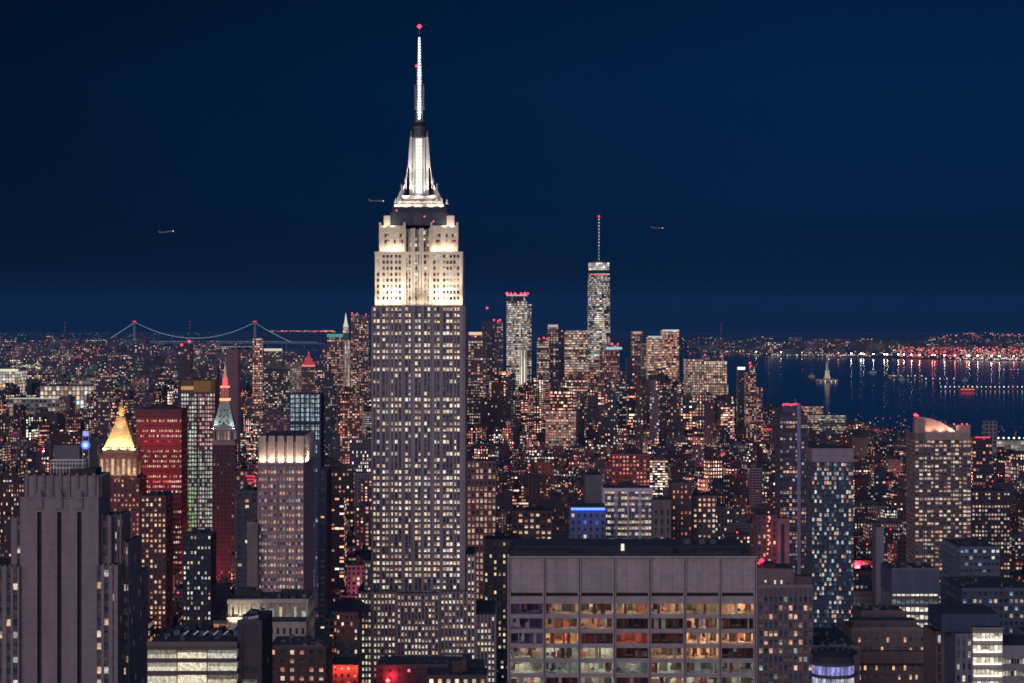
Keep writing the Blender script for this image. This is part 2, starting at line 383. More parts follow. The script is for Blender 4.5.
# ------------------------------------------------------------------ THE TALL FLOODLIT SKYSCRAPER
def make_spire_tower():
    d = 1361; k = d/F; X0 = PX(418.5, d)
    t = thing('skyscraper', (X0, d, 0), 'tallest floodlit limestone skyscraper with glowing white crown, tapering mast and long antenna', 'skyscraper')
    wc = (.31, .285, .31); sc = (.12, .115, .15)
    xs = [88, 100, 120, 134, 148, 165, 178, 202, 215, 237, 250, 270, 283, 303, 316, 338, 350, 362, 375, 388]
    cols = [((q-245)/6.07+27.4-.72, (q-245)/6.07+27.4+.72) for q in xs]
    hw = 27.6
    def Z(py): return PZ(py, d)
    wall = MB(); panes = []
    pal = CREAM+[(1, .82, .6), (1, .8, .55)]
    D = 57
    zt, zb = Z(306), Z(560)
    # main shaft
    rows = rows_of(zt-zb, 3.57, .56)
    rowp = {}
    def rul(i, j):
        if j not in rowp: rowp[j] = random.choice((.95, .9, .15, .08, .4, .7)) if j > 16 else random.choice((.95, .85, .7, .6))
        if random.random() < rowp[j]: return dim(random.choice(pal), random.uniform(.35, 1.25))
        return (.012, .014, .03) if random.random() < .7 else (.05, .035, .06)
    side_cols = lambda Wd: [c for g in range(8) for c in ((3+g*6.2, 4.6+g*6.2), (5.4+g*6.2, 7.0+g*6.2)) if c[1] < Wd-1]
    block(wall, panes, X0-hw, X0+hw, d, d+D, zb, zt, .7, wc, sc, front=([(c[0]+.2, c[1]+.2) for c in cols], rows, rul), right=(side_cols, rows, lit_rule(.3, pal)), left=(side_cols, rows, lit_rule(.3, pal)))
    # strong vertical piers that frame the groups
    for px in (372, 376, 381, 388, 391, 398.5, 403, 411, 421, 430.5, 434, 441, 454, 463):
        xx = PX(px, d); wall.box(xx-.35, xx+.35, d-.45, d+.2, zb, zt-1, 'wall', wc, roof='wall')
    # upper lit tier (setback 2.2 m where the floodlights stand)
    z2, z3 = Z(253), Z(225)
    ins = 1.6
    rows = rows_of(z2-zt, 3.57, .52, bottom=2)
    ucols = [(c[0]-ins, c[1]-ins) for c in cols if c[0] > 2.5 and c[1] < 52]
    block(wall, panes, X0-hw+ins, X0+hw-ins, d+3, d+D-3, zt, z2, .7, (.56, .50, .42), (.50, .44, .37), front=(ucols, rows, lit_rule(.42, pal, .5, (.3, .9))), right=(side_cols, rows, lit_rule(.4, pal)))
    # centre bay stands proud between the wings; dark metal strips
    cb0, cb1 = PX(405, d), PX(430.5, d)
    for px in (405, 411.5, 414, 420, 422.5, 429.5):
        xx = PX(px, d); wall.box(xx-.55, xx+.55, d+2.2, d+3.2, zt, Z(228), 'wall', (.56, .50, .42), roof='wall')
    for w0, w1 in ((PX(379.5, d), PX(404.5, d)), (PX(431, d), PX(457, d))):
        rows = [(6+q*3.6, 8+q*3.6) for q in (0, 1)]
        wd = w1-w0; cc = [(wd*.18, wd*.18+1.3), (wd*.27, wd*.27+1.3), (wd*.55, wd*.55+1.2), (wd*.78, wd*.78+1.3), (wd*.87, wd*.87+1.3)]
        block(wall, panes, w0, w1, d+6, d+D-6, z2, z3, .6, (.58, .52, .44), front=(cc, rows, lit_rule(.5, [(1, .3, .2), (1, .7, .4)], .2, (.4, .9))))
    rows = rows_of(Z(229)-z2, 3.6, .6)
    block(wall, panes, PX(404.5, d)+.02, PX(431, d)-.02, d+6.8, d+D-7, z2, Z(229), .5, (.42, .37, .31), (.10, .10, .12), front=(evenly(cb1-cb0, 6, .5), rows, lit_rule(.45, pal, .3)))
    # parapets, dark deck storeys below the mast
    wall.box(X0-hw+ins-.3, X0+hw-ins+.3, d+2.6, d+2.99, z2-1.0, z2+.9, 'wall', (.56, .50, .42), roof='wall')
    dk = (.055, .065, .10)
    wall.box(PX(389, d), PX(448, d), d+8, d+D-8, z3, Z(212), 'wall', dk)
    wall.box(PX(391, d), PX(446, d), d+10, d+D-10, Z(212), Z(206), 'wall', dk)
    for a, b_ in ((383, 389.5), (446.5, 454)):       # little corner blocks
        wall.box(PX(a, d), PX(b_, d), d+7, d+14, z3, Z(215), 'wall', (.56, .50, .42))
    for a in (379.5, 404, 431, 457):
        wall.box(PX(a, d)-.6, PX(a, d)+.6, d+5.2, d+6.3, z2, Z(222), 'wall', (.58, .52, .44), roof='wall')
    # lower wings
    lw = lit_rule(.7, pal, .4, (.3, 1.1))
    def wing(a, b_, top, y0, y1, n, base=-10, fr=.5):
        z1_ = Z(top); h = z1_-Z(700); w = PX(b_, d)-PX(a, d)
        block(wall, panes, PX(a, d), PX(b_, d), y0, y1, Z(700), z1_, .6, wc, sc, front=(evenly(w, n, fr, .6, .6), rows_of(h, 3.6, .55, .8), lw), right=(lambda W_: evenly(W_, max(1, int(W_/3.2)), .45), rows_of(h, 3.6, .55, .8), lw))
    # shaft continues below y=560 with its centre filled
    h = zb-Z(700)
    block(wall, panes, X0-hw, X0+hw, d-.5, d+D, Z(700), zb-.01, .7, wc, sc, front=([(c[0]+.2, c[1]+.2) for c in cols], rows_of(h, 3.57, .56), lw))
    wing(364, 371.2, 561, d+1.5, d+50, 2); wing(466.2, 475.5, 555, d+2, d+50, 2)
    wing(358, 373, 590, d-7, d+60, 4); wing(373.05, 397, 590, d-7.5, d-1.2, 6); wing(440, 476, 590, d-7.5, d-1.2, 9, fr=.5)
    wing(397.05, 439.95, 591.5, d-9.0, d-1.2, 12); wing(476.1, 496, 613, d-7, d+60, 5)
    wall.box(PX(359, d), PX(495, d), d-5, d+60, 0, Z(700)-.01, 'wall', wc)
    body = wall.build('body', t)
    finish_panes(panes, t)
    # mooring mast
    m = MB(); cx = X0+PX(418.5, d)-X0; cy_ = d+28
    cx = PX(417.5, d)
    m.box(PX(393, d), PX(443, d), cy_-14, cy_+14, Z(206), Z(203), 'stone', roof='stone')
    m.box(PX(396, d), PX(440, d), cy_-12, cy_+12, Z(203), Z(199.5), 'stone', roof='stone')
    m.box(PX(400, d), PX(436, d), cy_-10, cy_+10, Z(199.5), Z(194), 'stone', roof='stone')
    m.frustum(cx, cy_, Z(194), Z(134), 7.6, 7.6, 4.6, 4.6, 'mastmetal', n=16)
    m.frustum(cx, cy_, Z(134), Z(131), 5.8, 5.8, 5.8, 5.8, 'metal', n=16)
    m.frustum(cx, cy_, Z(131), Z(126), 4.8, 4.8, 4.8, 4.8, 'metal', n=16); m.frustum(cx, cy_, Z(126), Z(123.5), 5.6, 5.6, 5.4, 5.4, 'metal', n=16)
    m.frustum(cx, cy_, Z(123.5), Z(119.5), 4.4, 4.4, 3.0, 3.0, 'metal', n=16); m.frustum(cx, cy_, Z(119.5), Z(118), 5.0, 5.0, 5.0, 5.0, 'metal', n=16)
    mast = m.build('mast', t)
    for sx in (-1, 1):          # fins: stepped buttresses on the four corners
        for sy in (-1, 1):
            w = MB()
            for (px0, w0, za, zb_) in ((6.6, 1.3, 134, 199.5), (8.2, 1.2, 165, 199.5), (10.2, 1.1, 182, 199.5), (12.4, .8, 188, 199.5)):
                xx = cx+sx*px0*(.8 if zb_ < 1 else 1); top = Z(za)
                # slanted outer edge
                b0 = px0+1.6; t0 = px0-1.2
                w.face([(cx+sx*(t0-w0), cy_+sy*5-1, Z(zb_)), (cx+sx*b0, cy_+sy*5-1, Z(zb_)), (cx+sx*(t0), cy_+sy*5-1, top), (cx+sx*(t0-w0), cy_+sy*5-1, top)], 'mastmetal')
                w.face([(cx+sx*b0, cy_+sy*5-1, Z(zb_)), (cx+sx*b0, cy_+sy*5+1, Z(zb_)), (cx+sx*t0, cy_+sy*5+1, top), (cx+sx*t0, cy_+sy*5-1, top)], 'mastmetal')
                w.face([(cx+sx*(t0-w0), cy_+sy*5+1, Z(zb_)), (cx+sx*b0, cy_+sy*5+1, Z(zb_)), (cx+sx*(t0), cy_+sy*5+1, top), (cx+sx*(t0-w0), cy_+sy*5+1, top)], 'mastmetal')
                w.tube([(cx+sx*t0-sx*.5, cy_+sy*5, top-1), (cx+sx*t0-sx*.5, cy_+sy*5, top+4)], [.35, .08], 'mastmetal', 4)
            w.build('fin', t)
    for px in (394, 399, 436, 441, 446):      # finials round the mast foot
        w = MB(); xx = PX(px, d); w.frustum(xx, cy_-11.5, Z(203), Z(190+abs(px-418)*.28), .8, .8, .15, .15, 'stone', n=4); w.build('finial', t)
    w = MB()                                # tall lit window strip
    w.box(cx-1.9, cx+1.9, cy_-8.2, cy_-7.0, Z(192), Z(136), 'lamp', em=(1.15, 1.12, .98), roof='mastmetal')
    for sx in (-1, 1):
        w.box(cx+sx*3.3-.3, cx+sx*3.3+.3, cy_-7.9, cy_-7.0, Z(193), Z(135), 'mastmetal', roof='mastmetal')
    for j in range(14):
        zz = Z(192)+j*(Z(136)-Z(192))/14; w.box(cx-2.1, cx+2.1, cy_-8.3, cy_-8.21, zz, zz+.35, 'mastmetal', roof='mastmetal')
    w.build('lit_window_strip', t)
    # antenna
    a = MB(); zs = [(118, 2.3), (96, 1.9), (94, 1.5), (62, 1.3), (60, .8), (32, .55), (31, .25), (19, .12)]
    a.tube([(cx, cy_, Z(p)) for p, r in zs], [r*.35 for p, r in zs], 'metal', 6)
    for p in (117, 104, 95, 84, 72, 62, 52, 42, 33):
        r_ = np.interp(118-p, [0, 24, 58, 88], [2.6, 2.0, 1.5, .8]); a.frustum(cx, cy_, Z(p), Z(p)+.5, r_, r_, r_, r_, 'white_metal', n=8)
    for s_ in (-1, 1):
        for q in (-1, 1):
            a.tube([(cx+s_*1.9, cy_+q*1.9, Z(118)), (cx+s_*1.2, cy_+q*1.2, Z(62)), (cx+s_*.5, cy_+q*.5, Z(33))], .12, 'white_metal', 3)
    a.tube([(cx-3.0, cy_, Z(104)), (cx+3.2, cy_, Z(104))], .2, 'white_metal', 4)
    for sx in (-1, 1): a.tube([(cx+sx*2.6, cy_, Z(106)), (cx+sx*2.6, cy_, Z(80))], .14, 'white_metal', 4)
    an = a.build('antenna', t)
    for j, p in enumerate(np.arange(33, 117, 2.9)):
        b = MB(); r_ = 1.0 if p < 60 else 1.45; e = 2.8 if p < 60 or p > 100 else 2.0
        b.ball((cx, cy_-1.8, Z(p)), r_*random.uniform(.72, .9), 'lamp', (e, e, e*1.08)); b.build('antenna_lamp', an)
    red_beacon(an, (cx, cy_, Z(20.5)), 1.5, (6, .15, .35)); red_beacon(an, (cx-1.8, cy_-1.5, Z(61)), .9, (3, .1, .25))
    for px, py in ((396, 210), (433, 221), (424, 216)): red_beacon(t, (PX(px, d), d+7, Z(py)), .7, (1.2, .25, .2))
    # floodlights: on the setback ledges, on the deck and round the mast
    def flood(px0, px1, zz, yy, e, tgt, col=(1, .83, .60)):
        x = PX((px0+px1)/2, d); o = lamp('floodlight', 'AREA', (x, yy, zz), e, col, PX(px1, d)-PX(px0, d), size_y=.8); aim(o, tgt)
    for a_, b_, e in ((375, 386, 1.0), (386, 401, 1.5), (402, 433, .8), (434, 449, 1.5), (450, 462, 1.0)):
        x = PX((a_+b_)/2, d); flood(a_, b_, zt+.6, d+.2, 1500*e, (x, d+3.3, zt+26))
    for a_, b_ in ((381, 404), (431, 455)):
        x = PX((a_+b_)/2, d); flood(a_, b_, z2+.5, d+3.3, 2200, (x, d+6.3, z2+17))
    for sx in (-1, 1):
        for zz, e in ((Z(199), 4200), (Z(178), 2400)):
            o = lamp('mast_light', 'SPOT', (cx+sx*9, cy_-13, zz), e*3.8, (1, .94, .80), .6, spot=R(80)); aim(o, (cx+sx*3, cy_-4, zz+26))
    o = lamp('mast_light', 'SPOT', (cx, cy_-16, Z(203.2)), 9000, (1, .94, .80), .8, spot=R(70)); aim(o, (cx, cy_-6, Z(170)))
    # added unseen spots in mid-air before the shaft, a wide fill for the crown
    for sx in (-1, 1):
        o = lamp('crown_fill', 'SPOT', (X0+sx*15, d-9, zt-.5), 46000, (1, .86, .68), 1.5, spot=R(100)); aim(o, (X0+sx*12, d+3, Z(262)))
    for px in (396, 405, 417, 430, 440):
        o = lamp('deck_light', 'SPOT', (PX(px, d), cy_-17.2, Z(206)+.6), 1700, (1, .92, .74), .5, spot=R(120)); aim(o, (PX(px, d), cy_-12, Z(199)))
    for px in (384, 392, 444, 452):
        o = lamp('deck_light', 'SPOT', (PX(px, d), d+4, Z(226)), 900, (1, .86, .66), .5, spot=R(120)); aim(o, (PX(px, d), d+9, Z(219)))
    reserve(PX(358, d), PX(496, d), d-10, d+65, Z(20))
make_spire_tower()

# ------------------------------------------------------------------ NEAR: wide office slab with furnished rooms
def make_slab():
    d = 600; k = d/F
    x0, x1 = PX(507.5, d), PX(757, d); zt = PZ(557.5, d)
    t = thing('office_block', ((x0+x1)/2, d, 0), 'wide flat-topped grey office block with seven bays of furnished lit rooms in the foreground', 'office block')
    wc = (.36, .325, .335); depth = 44
    b = MB()
    n = 7; pier = .85; bay = (x1-x0-pier)/n
    z_slot1, z_slot0 = zt-9.25, zt-10.15; zwin = zt-12.1; pitch = 3.85; hw_ = 2.72
    nr = 8
    # back core, roof, attic panels
    b.box(x0+.6, x1-.6, d+8.5, d+depth, zt-60, zt, 'wall', wc)
    b.box(x0+.6, x1-.6, d+1, d+depth, 0, zt-60.01, 'wall', wc)
    b.box(x0+.3, x1-.3, d+.5, d+8.48, z_slot1, zt-.02, 'wall', wc)
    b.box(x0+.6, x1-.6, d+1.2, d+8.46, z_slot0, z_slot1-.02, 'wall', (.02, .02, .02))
    b.box(x0+.3, x1-.3, d+.35, d+8.44, zwin, z_slot0, 'wall', wc, roof='wall', bottom=True)
    for j in range(nr): 
        z1_ = zwin-j*pitch-hw_; b.box(x0+.3, x1-.3, d+.35, d+8.42, z1_-(pitch-hw_), z1_, 'wall', wc, roof='wall', bottom=True)
    for i in range(n+1):
        xx = x0+i*bay; b.box(xx, xx+pier, d, d+.9, zt-60, zt-.05, 'wall', (.39, .35, .36), roof='wall')
        b.box(xx+.28, xx+.57, d-.12, d-.01, zt-60, zt-.1, 'wall', (.12, .11, .12), roof='wall')
    # parapet cap and panel joints
    b.box(x0-.1, x1+.1, d-.2, d+.6, zt-.02, zt+.35, 'wall', (.42, .38, .39), roof='wall')
    for i in range(n):
        for q in (.33, .66): b.box(x0+pier+i*bay+(bay-pier)*q-.03, x0+pier+i*bay+(bay-pier)*q+.03, d+.46, d+.499, z_slot1, zt-.05, 'wall', (.20, .17, .17), roof='wall')
    b.build('body', t)
    # rooftop: low dark penthouse band, railings, lit door, tanks
    p = MB(); zr = zt
    p.box(x0+1.5, x1-1.2, d+16, d+40, zr, zr+1.1, 'roof', roof='roof')
    p.box(x0+20, x0+44, d+12, d+15.9, zr, zr+1.2, 'roof', roof='roof')
    p.box(x0+1, x0+17, d+10, d+15.8, zr, zr+.8, 'roof', roof='roof'); p.box(x0+50, x1-3, d+9, d+15.8, zr, zr+.9, 'roof', roof='roof')
    for xx in np.arange(x0+2, x1-2, 2.6): p.tube([(xx, d+15, zr), (xx, d+15, zr+1.3)], .06, 'metal', 4)
    p.tube([(x0+2, d+15, zr+1.3), (x1-2, d+15, zr+1.3)], .07, 'metal', 4)
    ph = p.build('penthouse', t)
    q = MB(); q.box(PX(621, d+12), PX(624.2, d+12), d+11.7, d+11.9, zr+.6, zr+2.4, 'lamp', em=(1.0, .92, .72), roof='lamp'); q.build('lit_doorway', t)
    q = MB()
    for xx, h in ((x0+49, 1.4), (x0+53, 1.5), (x0+56, 1.2)):
        q.frustum(xx, d+26, zr+1.1, zr+1.1+h, 1.5, 1.5, 1.5, 1.5, 'metal', n=12); q.frustum(xx, d+26, zr+1.1+h, zr+1.3+h, 1.6, 1.6, 1.2, 1.2, 'metal', n=12)
    q.build('cooling_tower', t)
    random.seed(31)
    # look of each room, from the top floor down: w warm, o orange, d dark, v violet, g green-white ceilings
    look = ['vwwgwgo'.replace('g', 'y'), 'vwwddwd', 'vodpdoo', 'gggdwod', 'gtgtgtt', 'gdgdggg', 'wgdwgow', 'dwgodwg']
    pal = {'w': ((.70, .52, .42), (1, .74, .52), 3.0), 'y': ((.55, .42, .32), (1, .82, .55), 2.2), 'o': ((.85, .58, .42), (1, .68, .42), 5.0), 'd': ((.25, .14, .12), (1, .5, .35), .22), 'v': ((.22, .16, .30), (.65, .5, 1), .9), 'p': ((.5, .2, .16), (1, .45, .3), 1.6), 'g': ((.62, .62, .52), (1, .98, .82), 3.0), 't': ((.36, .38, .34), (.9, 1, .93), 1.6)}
    for j in range(nr):
        for i in range(n):
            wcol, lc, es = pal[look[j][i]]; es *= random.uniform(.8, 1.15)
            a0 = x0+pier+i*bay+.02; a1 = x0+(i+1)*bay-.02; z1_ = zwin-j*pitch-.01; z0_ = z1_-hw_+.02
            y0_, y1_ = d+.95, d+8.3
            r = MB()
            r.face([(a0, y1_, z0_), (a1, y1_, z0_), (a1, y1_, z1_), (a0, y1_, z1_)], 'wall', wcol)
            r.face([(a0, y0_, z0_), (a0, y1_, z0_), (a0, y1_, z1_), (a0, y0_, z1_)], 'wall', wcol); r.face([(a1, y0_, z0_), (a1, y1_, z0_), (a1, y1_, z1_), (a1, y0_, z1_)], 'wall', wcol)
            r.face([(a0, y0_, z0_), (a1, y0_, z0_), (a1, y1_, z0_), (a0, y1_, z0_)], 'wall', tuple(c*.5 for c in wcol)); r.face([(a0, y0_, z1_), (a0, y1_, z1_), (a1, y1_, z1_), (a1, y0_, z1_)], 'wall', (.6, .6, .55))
            xx = a0
            while xx < a1-.3:      # back wall in stretches of panelling, shelving and doors
                w_ = min(random.uniform(.7, 3.0), a1-xx); m_ = random.choice((1, 1, .55, .2, .08, 1.25)); tn = random.choice(((1, 1, 1), (1, 1, 1), (1, .55, .5), (1.1, 1, .85)))
                yb = y1_-random.choice((.1, .4, 2.5, 4.0)); r.box(xx, xx+w_-.03, yb, yb+.06, z0_, z1_-.02, 'wall', tuple(min(.85, c*m_*t_c) for c, t_c in zip(wcol, tn)), roof='wall'); xx += w_
            # partitions, cupboards, desks, screens
            xx = a0
            while xx < a1-1.5:
                w_ = random.uniform(.8, 2.4); kind_ = random.random(); yy = random.uniform(y0_+1, y1_-1.5)
                if kind_ < .35: r.box(xx, min(xx+w_, a1-.05), yy, yy+.3, z0_, z0_+random.uniform(1.2, 2.3), 'wall', random.choice([(.5, .12, .08), (.25, .1, .07), (.7, .6, .45), (.1, .1, .12), (.6, .35, .2)]), roof='wall')
                elif kind_ < .7: r.box(xx, min(xx+w_, a1-.05), y0_+1, y0_+1.8, z0_+.5, z0_+.8, 'wall', (.3, .2, .14), roof='wall'); r.box(xx+.2, min(xx+.8, a1-.05), y0_+1.2, y0_+1.3, z0_+.8, z0_+1.25, 'wall', (.03, .03, .04), roof='wall')
                xx += w_+random.uniform(.1, .8)
            # curtains and half-drawn blinds
            for _ in range(random.choice((1, 2, 3, 4))):
                xx = random.uniform(a0, a1-1.3); w_ = random.uniform(.3, 1.2); hh = random.choice((1, 1, .6, .4))
                r.box(xx, xx+w_, y0_+.25, y0_+.3, z1_-(z1_-z0_)*hh, z1_-.01, 'wall', random.choice([(.75, .6, .45), (.5, .1, .08), (.8, .75, .6), (.2, .08, .06)]), roof='wall')
            ro = r.build('room', t)
            c = MB()
            for yy in ((y0_+1.0, y0_+1.35), (y0_+3.4, y0_+3.7), (y0_+5.6, y0_+5.9)):
                xx = a0+.4
                while xx < a1-1.5:
                    if random.random() < .85: c.box(xx, xx+1.25, yy[0], yy[1], z1_-.12, z1_-.06, 'lamp_sampled', em=tuple(q*es*7.2 for q in lc), roof='lamp_sampled', bottom=True)
                    xx += 1.9
            if c.v: c.build('ceiling_lamps', ro)
            g_ = MB(); g_.face([(a0, d+.6, z0_), (a1, d+.6, z0_), (a1, d+.6, z1_), (a0, d+.6, z1_)], 'glass')
            for q in range(1, 4):
                xm = a0+(a1-a0)*q/4; g_.box(xm-.05, xm+.05, d+.5, d+.58, z0_, z1_, 'metal', roof='metal')
            g_.build('window', t)
    reserve(x0, x1, d, d+depth, zt)
make_slab()

# ------------------------------------------------------------------ NEAR: art deco tower at the left edge
def make_deco():
    d = 760; T = lambda py: PZ(py, d); XX = lambda px: PX(px, d)
    t = thing('art_deco_tower', (XX(62), d, 0), 'mauve grey art deco tower with three dark vertical slots at the left edge', 'office tower')
    wc = (.27, .235, .25); b = MB(); panes = []; rl = lit_rule(.24, [(1, .66, .42), (1, .82, .66), (.8, .8, .75)], .5, (.3, .9), .02)
    base = T(760)
    # shaft made of vertical strips so the slots are real recesses
    xs = [20, 37.2, 41.6, 57.2, 61.6, 77.2, 81.6, 98.5]
    for a, e in ((0, 1), (2, 3), (4, 5), (6, 7)): b.box(XX(xs[a]), XX(xs[e]), d, d+1.2, base, T(497.5), 'wall', wc, roof='wall')
    for a in (1, 3, 5):
        b.box(XX(xs[a]), XX(xs[a+1]), d, d+1.2, T(512), T(497.5), 'wall', wc, roof='wall', bottom=True)
        for q in np.arange(base, T(512), 3.6): b.box(XX(xs[a]), XX(xs[a+1]), d+1.0, d+1.19, q, q+1.1, 'wall', (.03, .03, .045), roof='wall')
    b.box(XX(20)+.02, XX(98.5)-.02, d+1.2, d+23, base, T(497.6), 'wall', (.025, .03, .045))
    b.box(XX(98.5)-1.5, XX(98.5), d+1.21, d+23, base, T(497.5), 'wall', wc)
    # ledge, fluted crown
    b.box(XX(19.5), XX(99), d-.25, d+1.3, T(498.5), T(497), 'wall', (.26, .22, .23), roof='wall')
    b.box(XX(23.5), XX(98), d+1.6, d+21, T(497.6), T(476), 'wall', wc)
    for i in range(18):
        if i % 2 == 0: xx = XX(24)+i*(XX(98)-XX(24))/17.5; b.box(xx, xx+1.05, d+1.0, d+1.6, T(497), T(474.5-(i % 4 == 0)), 'wall', (.23, .19, .20), roof='wall')
    for i in range(6):
        yy = d+3+i*3; b.box(XX(98), XX(98)+.6, yy, yy+1.2, T(497.6), T(475.5), 'wall', (.30, .26, .27), roof='wall')
    for px in (39.4, 59.4, 79.4):
        b.frustum(XX(px), d-.3, T(508), T(494), 1.1, .5, .95, .5, 'wall', wc); b.frustum(XX(px), d-.3, T(494), T(489), .95, .5, .15, .1, 'wall', wc)
        b.frustum(XX(px), d-.5, T(500), T(493), .5, .5, .5, .5, 'wall', (.26, .22, .23))
    # upper shoulders
    rows = lambda h: rows_of(h, 4.0, .55, .6)
    def sh(a, b_, top, y0, y1, cols, rgt=True, m=None):
        h = T(top)-base; kw = dict(front=([((p-a)*d/F, (q-a)*d/F) for p, q in cols], rows(h), rl))
        if rgt: kw['right'] = (lambda W_: evenly(W_, max(1, int(W_/3.6)), .42), rows(h), lit_rule(.10, [(1, .66, .42), (.8, .8, .85)], .5, (.3, .9), .02))
        block(b, panes, XX(a), XX(b_), y0, y1, base, T(top), .55, wc, (.13, .11, .12), **kw)
        for q in np.arange(XX(a)+.4, XX(b_)-.4, 1.6): b.box(q, q+.7, y0-.02, y0+.5, T(top), T(top-1.4), 'wall', wc, roof='wall')
    sh(8.5, 19.9, 519, d+4, d+20, [(14.5, 18.5)], False); sh(98.6, 109, 517, d+4, d+21, [(101, 105.5)])
    sh(-40, 20.3, 566, d-1.5, d+26, [(-34, -31), (-28, -25), (-20, -17), (-14, -11), (-6, -3), (0, 3), (7.5, 11.5), (14, 18.5)], False)
    sh(96.8, 118.5, 565, d-1.5, d+28, [(97.8, 101.8), (104.8, 109.3), (113.4, 114.8)])
    b2 = MB()
    sh(109.05, 117, 517.5, d+8, d+27, [(111, 112.2), (114, 115.2)]); sh(117.05, 123, 546, d+10, d+38, [(118.5, 120), (121, 122.2)])
    sh(118.55, 124.5, 583, d+9, d+50, [(119.5, 121), (122, 123.5)])
    b.box(XX(-38), XX(123), d+2, d+40, 0, base-.01, 'wall', wc)
    b.build('body', t); finish_panes(panes, t)
    r = MB(); zr = T(476)
    for yy in (d+9, d+14):
        for xx in np.linspace(XX(45), XX(77), 6): r.tube([(xx, yy, zr), (xx, yy, T(462))], .13, 'white_metal', 4)
        for p in (462, 465.5, 470): r.tube([(XX(43), yy, T(p)), (XX(79), yy, T(p))], .15, 'white_metal', 4)
    q_ = MB(); q_.box(XX(66), XX(92), d+7, d+18, zr, T(470), 'roof', roof='roof'); q_.build('bulkhead', t); q_ = MB(); q_.box(XX(44), XX(70), d+16.5, d+22, zr, T(448), 'metal', col=(.05, .07, .1), roof='metal'); q_.build('roof_tank', t)
    r.tube([(XX(76), d+12, zr), (XX(76), d+12, T(438))], .12, 'white_metal', 4); r.tube([(XX(82), d+12, zr), (XX(82), d+12, T(438))], .12, 'white_metal', 4)
    rr = r.build('roof_frame', t)
    s = MB(); s.tube([(XX(79), d+11.5, T(447)), (XX(79), d+11.8, T(447))], 1.5, 'lamp', 14, em=(.12, .3, 1.3)); s.box(XX(76), XX(82), d+11.9, d+12.1, T(438), T(433), 'lamp', em=(.35, .4, .9), roof='lamp')
    s.tube([(XX(79), d+11.3, T(447)), (XX(79), d+11.45, T(447))], .8, 'lamp', 14, em=(.7, .85, 1.2)); s.build('lit_roof_disc', rr)
    reserve(XX(-40), XX(125), d-2, d+52, T(470))
make_deco()

# ------------------------------------------------------------------ MIDDLE DISTANCE: towers with real facades
LAND = []     # (px, py, phrase) landmarks named by the filler buildings' labels
def tower(name, label, cat, d, px0, px1, top, depth, wc, bay, flo, fw, fh, rule, sc=None, dep=.5, blank=0.0, base=0.0, groups=None, side_rule=None, group=None, extra=None, maxn=100, res=True, land=None, side_cols=True):
    x0, x1, zt = PX(px0, d), PX(px1, d), PZ(top, d)
    t = thing(name, ((x0+x1)/2, d, 0), label, cat, group)
    b = MB(); panes = []
    low = max(base, PZ(700, d)) if PZ(700, d) > 0 else base
    W_ = x1-x0; n = max(1, round(W_/bay)); h = zt-low
    cols = evenly(W_, n, fw) if not groups else groups(W_)
    rw = rows_of(h, flo, fh, blank)
    kw = dict(front=(cols, rw, rule))
    sd = 'right' if (px0+px1)/2 < CX else 'left'
    if side_cols: kw[sd] = ((lambda Q: evenly(Q, max(1, round(Q/bay)), fw)), rw, side_rule or rule)
    block(b, panes, x0, x1, d, d+depth, low, zt, dep, wc, sc, **kw)
    if low > .1: b.box(x0+dep, x1-dep, d+dep, d+depth, 0, low-.01, 'wall', tuple(c*.6 for c in wc))
    if extra: extra(t, b, panes, x0, x1, zt, d, depth)
    if d < 1300 and name not in ('ribbed_tower', 'cream_block_wing'):
        for _ in range(16):
            xx, yy = random.uniform(x0+1, x1-3), random.uniform(d+2, d+depth-4); w_ = random.uniform(.5, 2.2); b.box(xx, xx+w_, yy, yy+random.uniform(.6, 2.5), zt-.02, zt+random.uniform(.5, 1.7), 'wall', random.choice([(.08, .08, .09), (.2, .2, .21), (.13, .11, .1)]))
        b.tube([(x0+2, d+3, zt+.5), (x1-2, d+3.5, zt+.5)], .18, 'white_metal', 5); b.box(x0-.02, x1+.02, d-.1, d+.25, zt-.5, zt+1.0, 'wall', tuple(min(.5, c*1.25) for c in wc))
    if not extra and x1-x0 > 12 and d >= 1300:
        crown_bits(b, x0, x1, d, d+depth, zt, 5, 3); pc = tuple(c*1.2 for c in wc)
        b.box(x0-.1, x1+.1, d-.15, d+.2, zt-.9, zt+.9, 'wall', pc); b.tube([(x0+(x1-x0)*.3, d+6, zt), (x0+(x1-x0)*.3, d+6, zt+5)], .12, 'metal', 4)
    b.build('body', t); finish_panes(panes, t, maxn)
    if res: reserve(x0, x1, d, d+depth, zt)
    if land: LAND.append(((px0+px1)/2, top+15, land))
    return t
def crown_bits(b, x0, x1, y0, y1, z, n=4, h=4, col=None):
    for _ in range(n):
        w = random.uniform(.12, .3)*(x1-x0); xx = random.uniform(x0+1, x1-w-1); yy = random.uniform(y0+2, max(y0+3, y1-8))
        b.box(xx, xx+w, yy, min(y1-1, yy+random.uniform(4, 9)), z, z+random.uniform(.4, 1)*h, 'wall' if col else 'roof', col or (.1, .1, .1))
def tank(parent, x, y, z, r=2.2):
    w = MB(); h = r*2.1
    w.frustum(x, y, z+1.8, z+1.8+h, r, r, r*.96, r*.96, 'wood', n=10); w.frustum(x, y, z+1.8+h, z+2.0+h+r*.7, r*1.08, r*1.08, .05, .05, 'wood', n=10)
    for a in (-1, 1):
        for c in (-1, 1): w.tube([(x+a*r*.6, y+c*r*.6, z), (x+a*r*.6, y+c*r*.6, z+1.9)], .16, 'metal', 4)
    return w.build('water_tank', parent)

